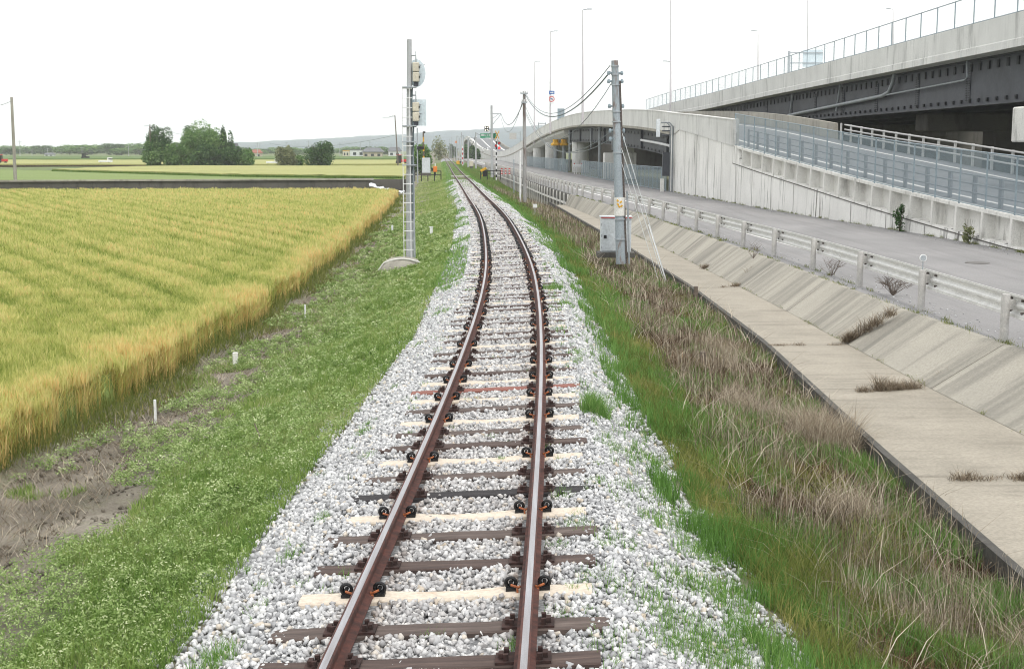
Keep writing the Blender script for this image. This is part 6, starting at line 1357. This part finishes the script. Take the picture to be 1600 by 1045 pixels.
# far gantry signs
Y = 420; a = A(796, 218, Y); b = A(807, 208, Y); t = thing('information_sign', (A(813, 225, Y).x, Y, 2), 'dull grey information sign on a far arm post', 'road sign'); MB().box(((a.x + b.x) / 2, Y, (a.z + b.z) / 2), (b.x - a.x, .2, b.z - a.z)).build('panel', 'guard_post_paint', t); MB().tube([A(813, 232, Y), A(813, 205, Y)], .18, 6).build('post', 'galvanised', t); q = A(813, 207, Y); MB().box(((a.x + q.x) / 2, Y, q.z), (q.x - a.x, .15, .15)).build('arm', 'galvanised', t)
Y = 330; t = thing('sign_gantry', (A(847, 215, Y).x, Y, 4), 'small grey gantry frame above the left part of the ramp', 'gantry')
for u in (841.5, 852.5): MB().tube([A(u, 212, Y), A(u, 192, Y)], .16, 6).build('post', 'galvanised', t)
for v_ in (193, 203): a, b = A(841.5, v_, Y), A(852.5, v_, Y); MB().tube([a, b], .12, 6).build('beam', 'galvanised', t)
# green expressway sign with white lettering strokes
Y = 330; a = A(750.5, 216, Y); b = A(775, 208.5, Y); t = thing('direction_sign', ((a.x + b.x) / 2, Y, 3), 'green direction sign with white lettering over the distant ramp', 'road sign')
MB().box(((a.x + b.x) / 2, Y, (a.z + b.z) / 2), (b.x - a.x, .12, b.z - a.z)).build('panel', 'green_sign', t)
L = MB(); cxs = np.linspace(a.x + 1.2, b.x - 1.0, 4)
L.box((a.x + .55, Y - .08, (a.z + b.z) / 2 + .2), (.75, .03, .45))
for k, xx in enumerate(cxs[:3]):
    zc = (a.z + b.z) / 2 + .18; L.box((xx, Y - .08, zc), (.07, .03, .5)); L.box((xx, Y - .08, zc + .12), (.42, .03, .07)); L.box((xx, Y - .08, zc - .14), (.36, .03, .07))
    if k % 2: L.box((xx + .17, Y - .08, zc), (.06, .03, .4))
L.box(((a.x + b.x) / 2 + .2, Y - .08, a.z + .18), (1.8, .03, .1)); L.build('lettering', 'white_paint', t)
MB().tube([A(776, 232, Y), A(776, 207, Y)], .14, 6).build('post', 'galvanised', t)
# car coming down the far climb
def car(u, Y, label):
    x = A(u, 230, Y).x; z = float(ZD(Y)) + .02; t = thing('car', (x, Y, z), label, 'car')
    m = MB(); sec = [(-2.1, .55), (-2.05, .8), (-1.2, .92), (-.6, 1.4), (.9, 1.42), (1.6, .95), (2.1, .85), (2.15, .4), (-2.1, .3)]
    m.add([(x - .85, Y + p, z + q) for p, q in sec] + [(x + .85, Y + p, z + q) for p, q in sec], [tuple(range(9)), tuple(range(17, 8, -1))] + [(i, (i + 1) % 9, 9 + (i + 1) % 9, 9 + i) for i in range(9)]); m.build('body', 'white_paint', t)
    m = MB(); m.add([(x - .7, Y - 1.22, z + .93), (x + .7, Y - 1.22, z + .93), (x + .62, Y - .66, z + 1.36), (x - .62, Y - .66, z + 1.36), (x - .7, Y - 1.1, z + .9), (x + .7, Y - 1.1, z + .9)], [(0, 1, 2, 3), (0, 4, 5, 1), (4, 5, 2, 3)]); m.build('windscreen', 'glass_dark', t)
    for s_ in (-1, 1): MB().box((x + s_ * .65, Y - 2.1, z + .68), (.3, .06, .14)).build('headlight', 'cream_paint', t)
    for s_ in (-1, 1):
        for p in (-1.3, 1.3): MB().disc((x + s_ * .8, Y + p, z + .32), .32, .2, 'X', 14).build('wheel', 'black_paint', t)
car(758.5, 425, 'pale car coming down the distant ramp below the green sign')
tr = thing('train', (A(678, 234, 900).x, 900, 0), 'tiny pale train or vehicle front where the track vanishes', 'train'); q = A(687.5, 236, 700)
MB().box((float(TC(900)), 900, 1.9), (2.8, 12, 3.2), bev=.25).build('body', 'white_paint', tr); MB().box((float(TC(900)), 893.9, 2.4), (2.2, .1, 1.0)).build('window', 'glass_dark', tr)

# ------------------------------------------------------------------ haze
hz = MB().box((0, 0, 78), (11600, 11600, 164)).build('haze', 'white_paint'); hz.name = 'haze'; tag(hz, 'thin pale haze filling the air', 'haze', kind='stuff')
hm = bpy.data.materials.new('haze'); hm.use_nodes = True; hn = hm.node_tree; hn.nodes.clear(); ho = hn.nodes.new('ShaderNodeOutputMaterial'); pv = hn.nodes.new('ShaderNodeVolumePrincipled')
pv.inputs['Color'].default_value = (.95, .985, 1, 1); pv.inputs['Density'].default_value = .00022; pv.inputs['Anisotropy'].default_value = .0; hn.links.new(pv.outputs[0], ho.inputs['Volume'])
hz.data.materials.clear(); hz.data.materials.append(hm)
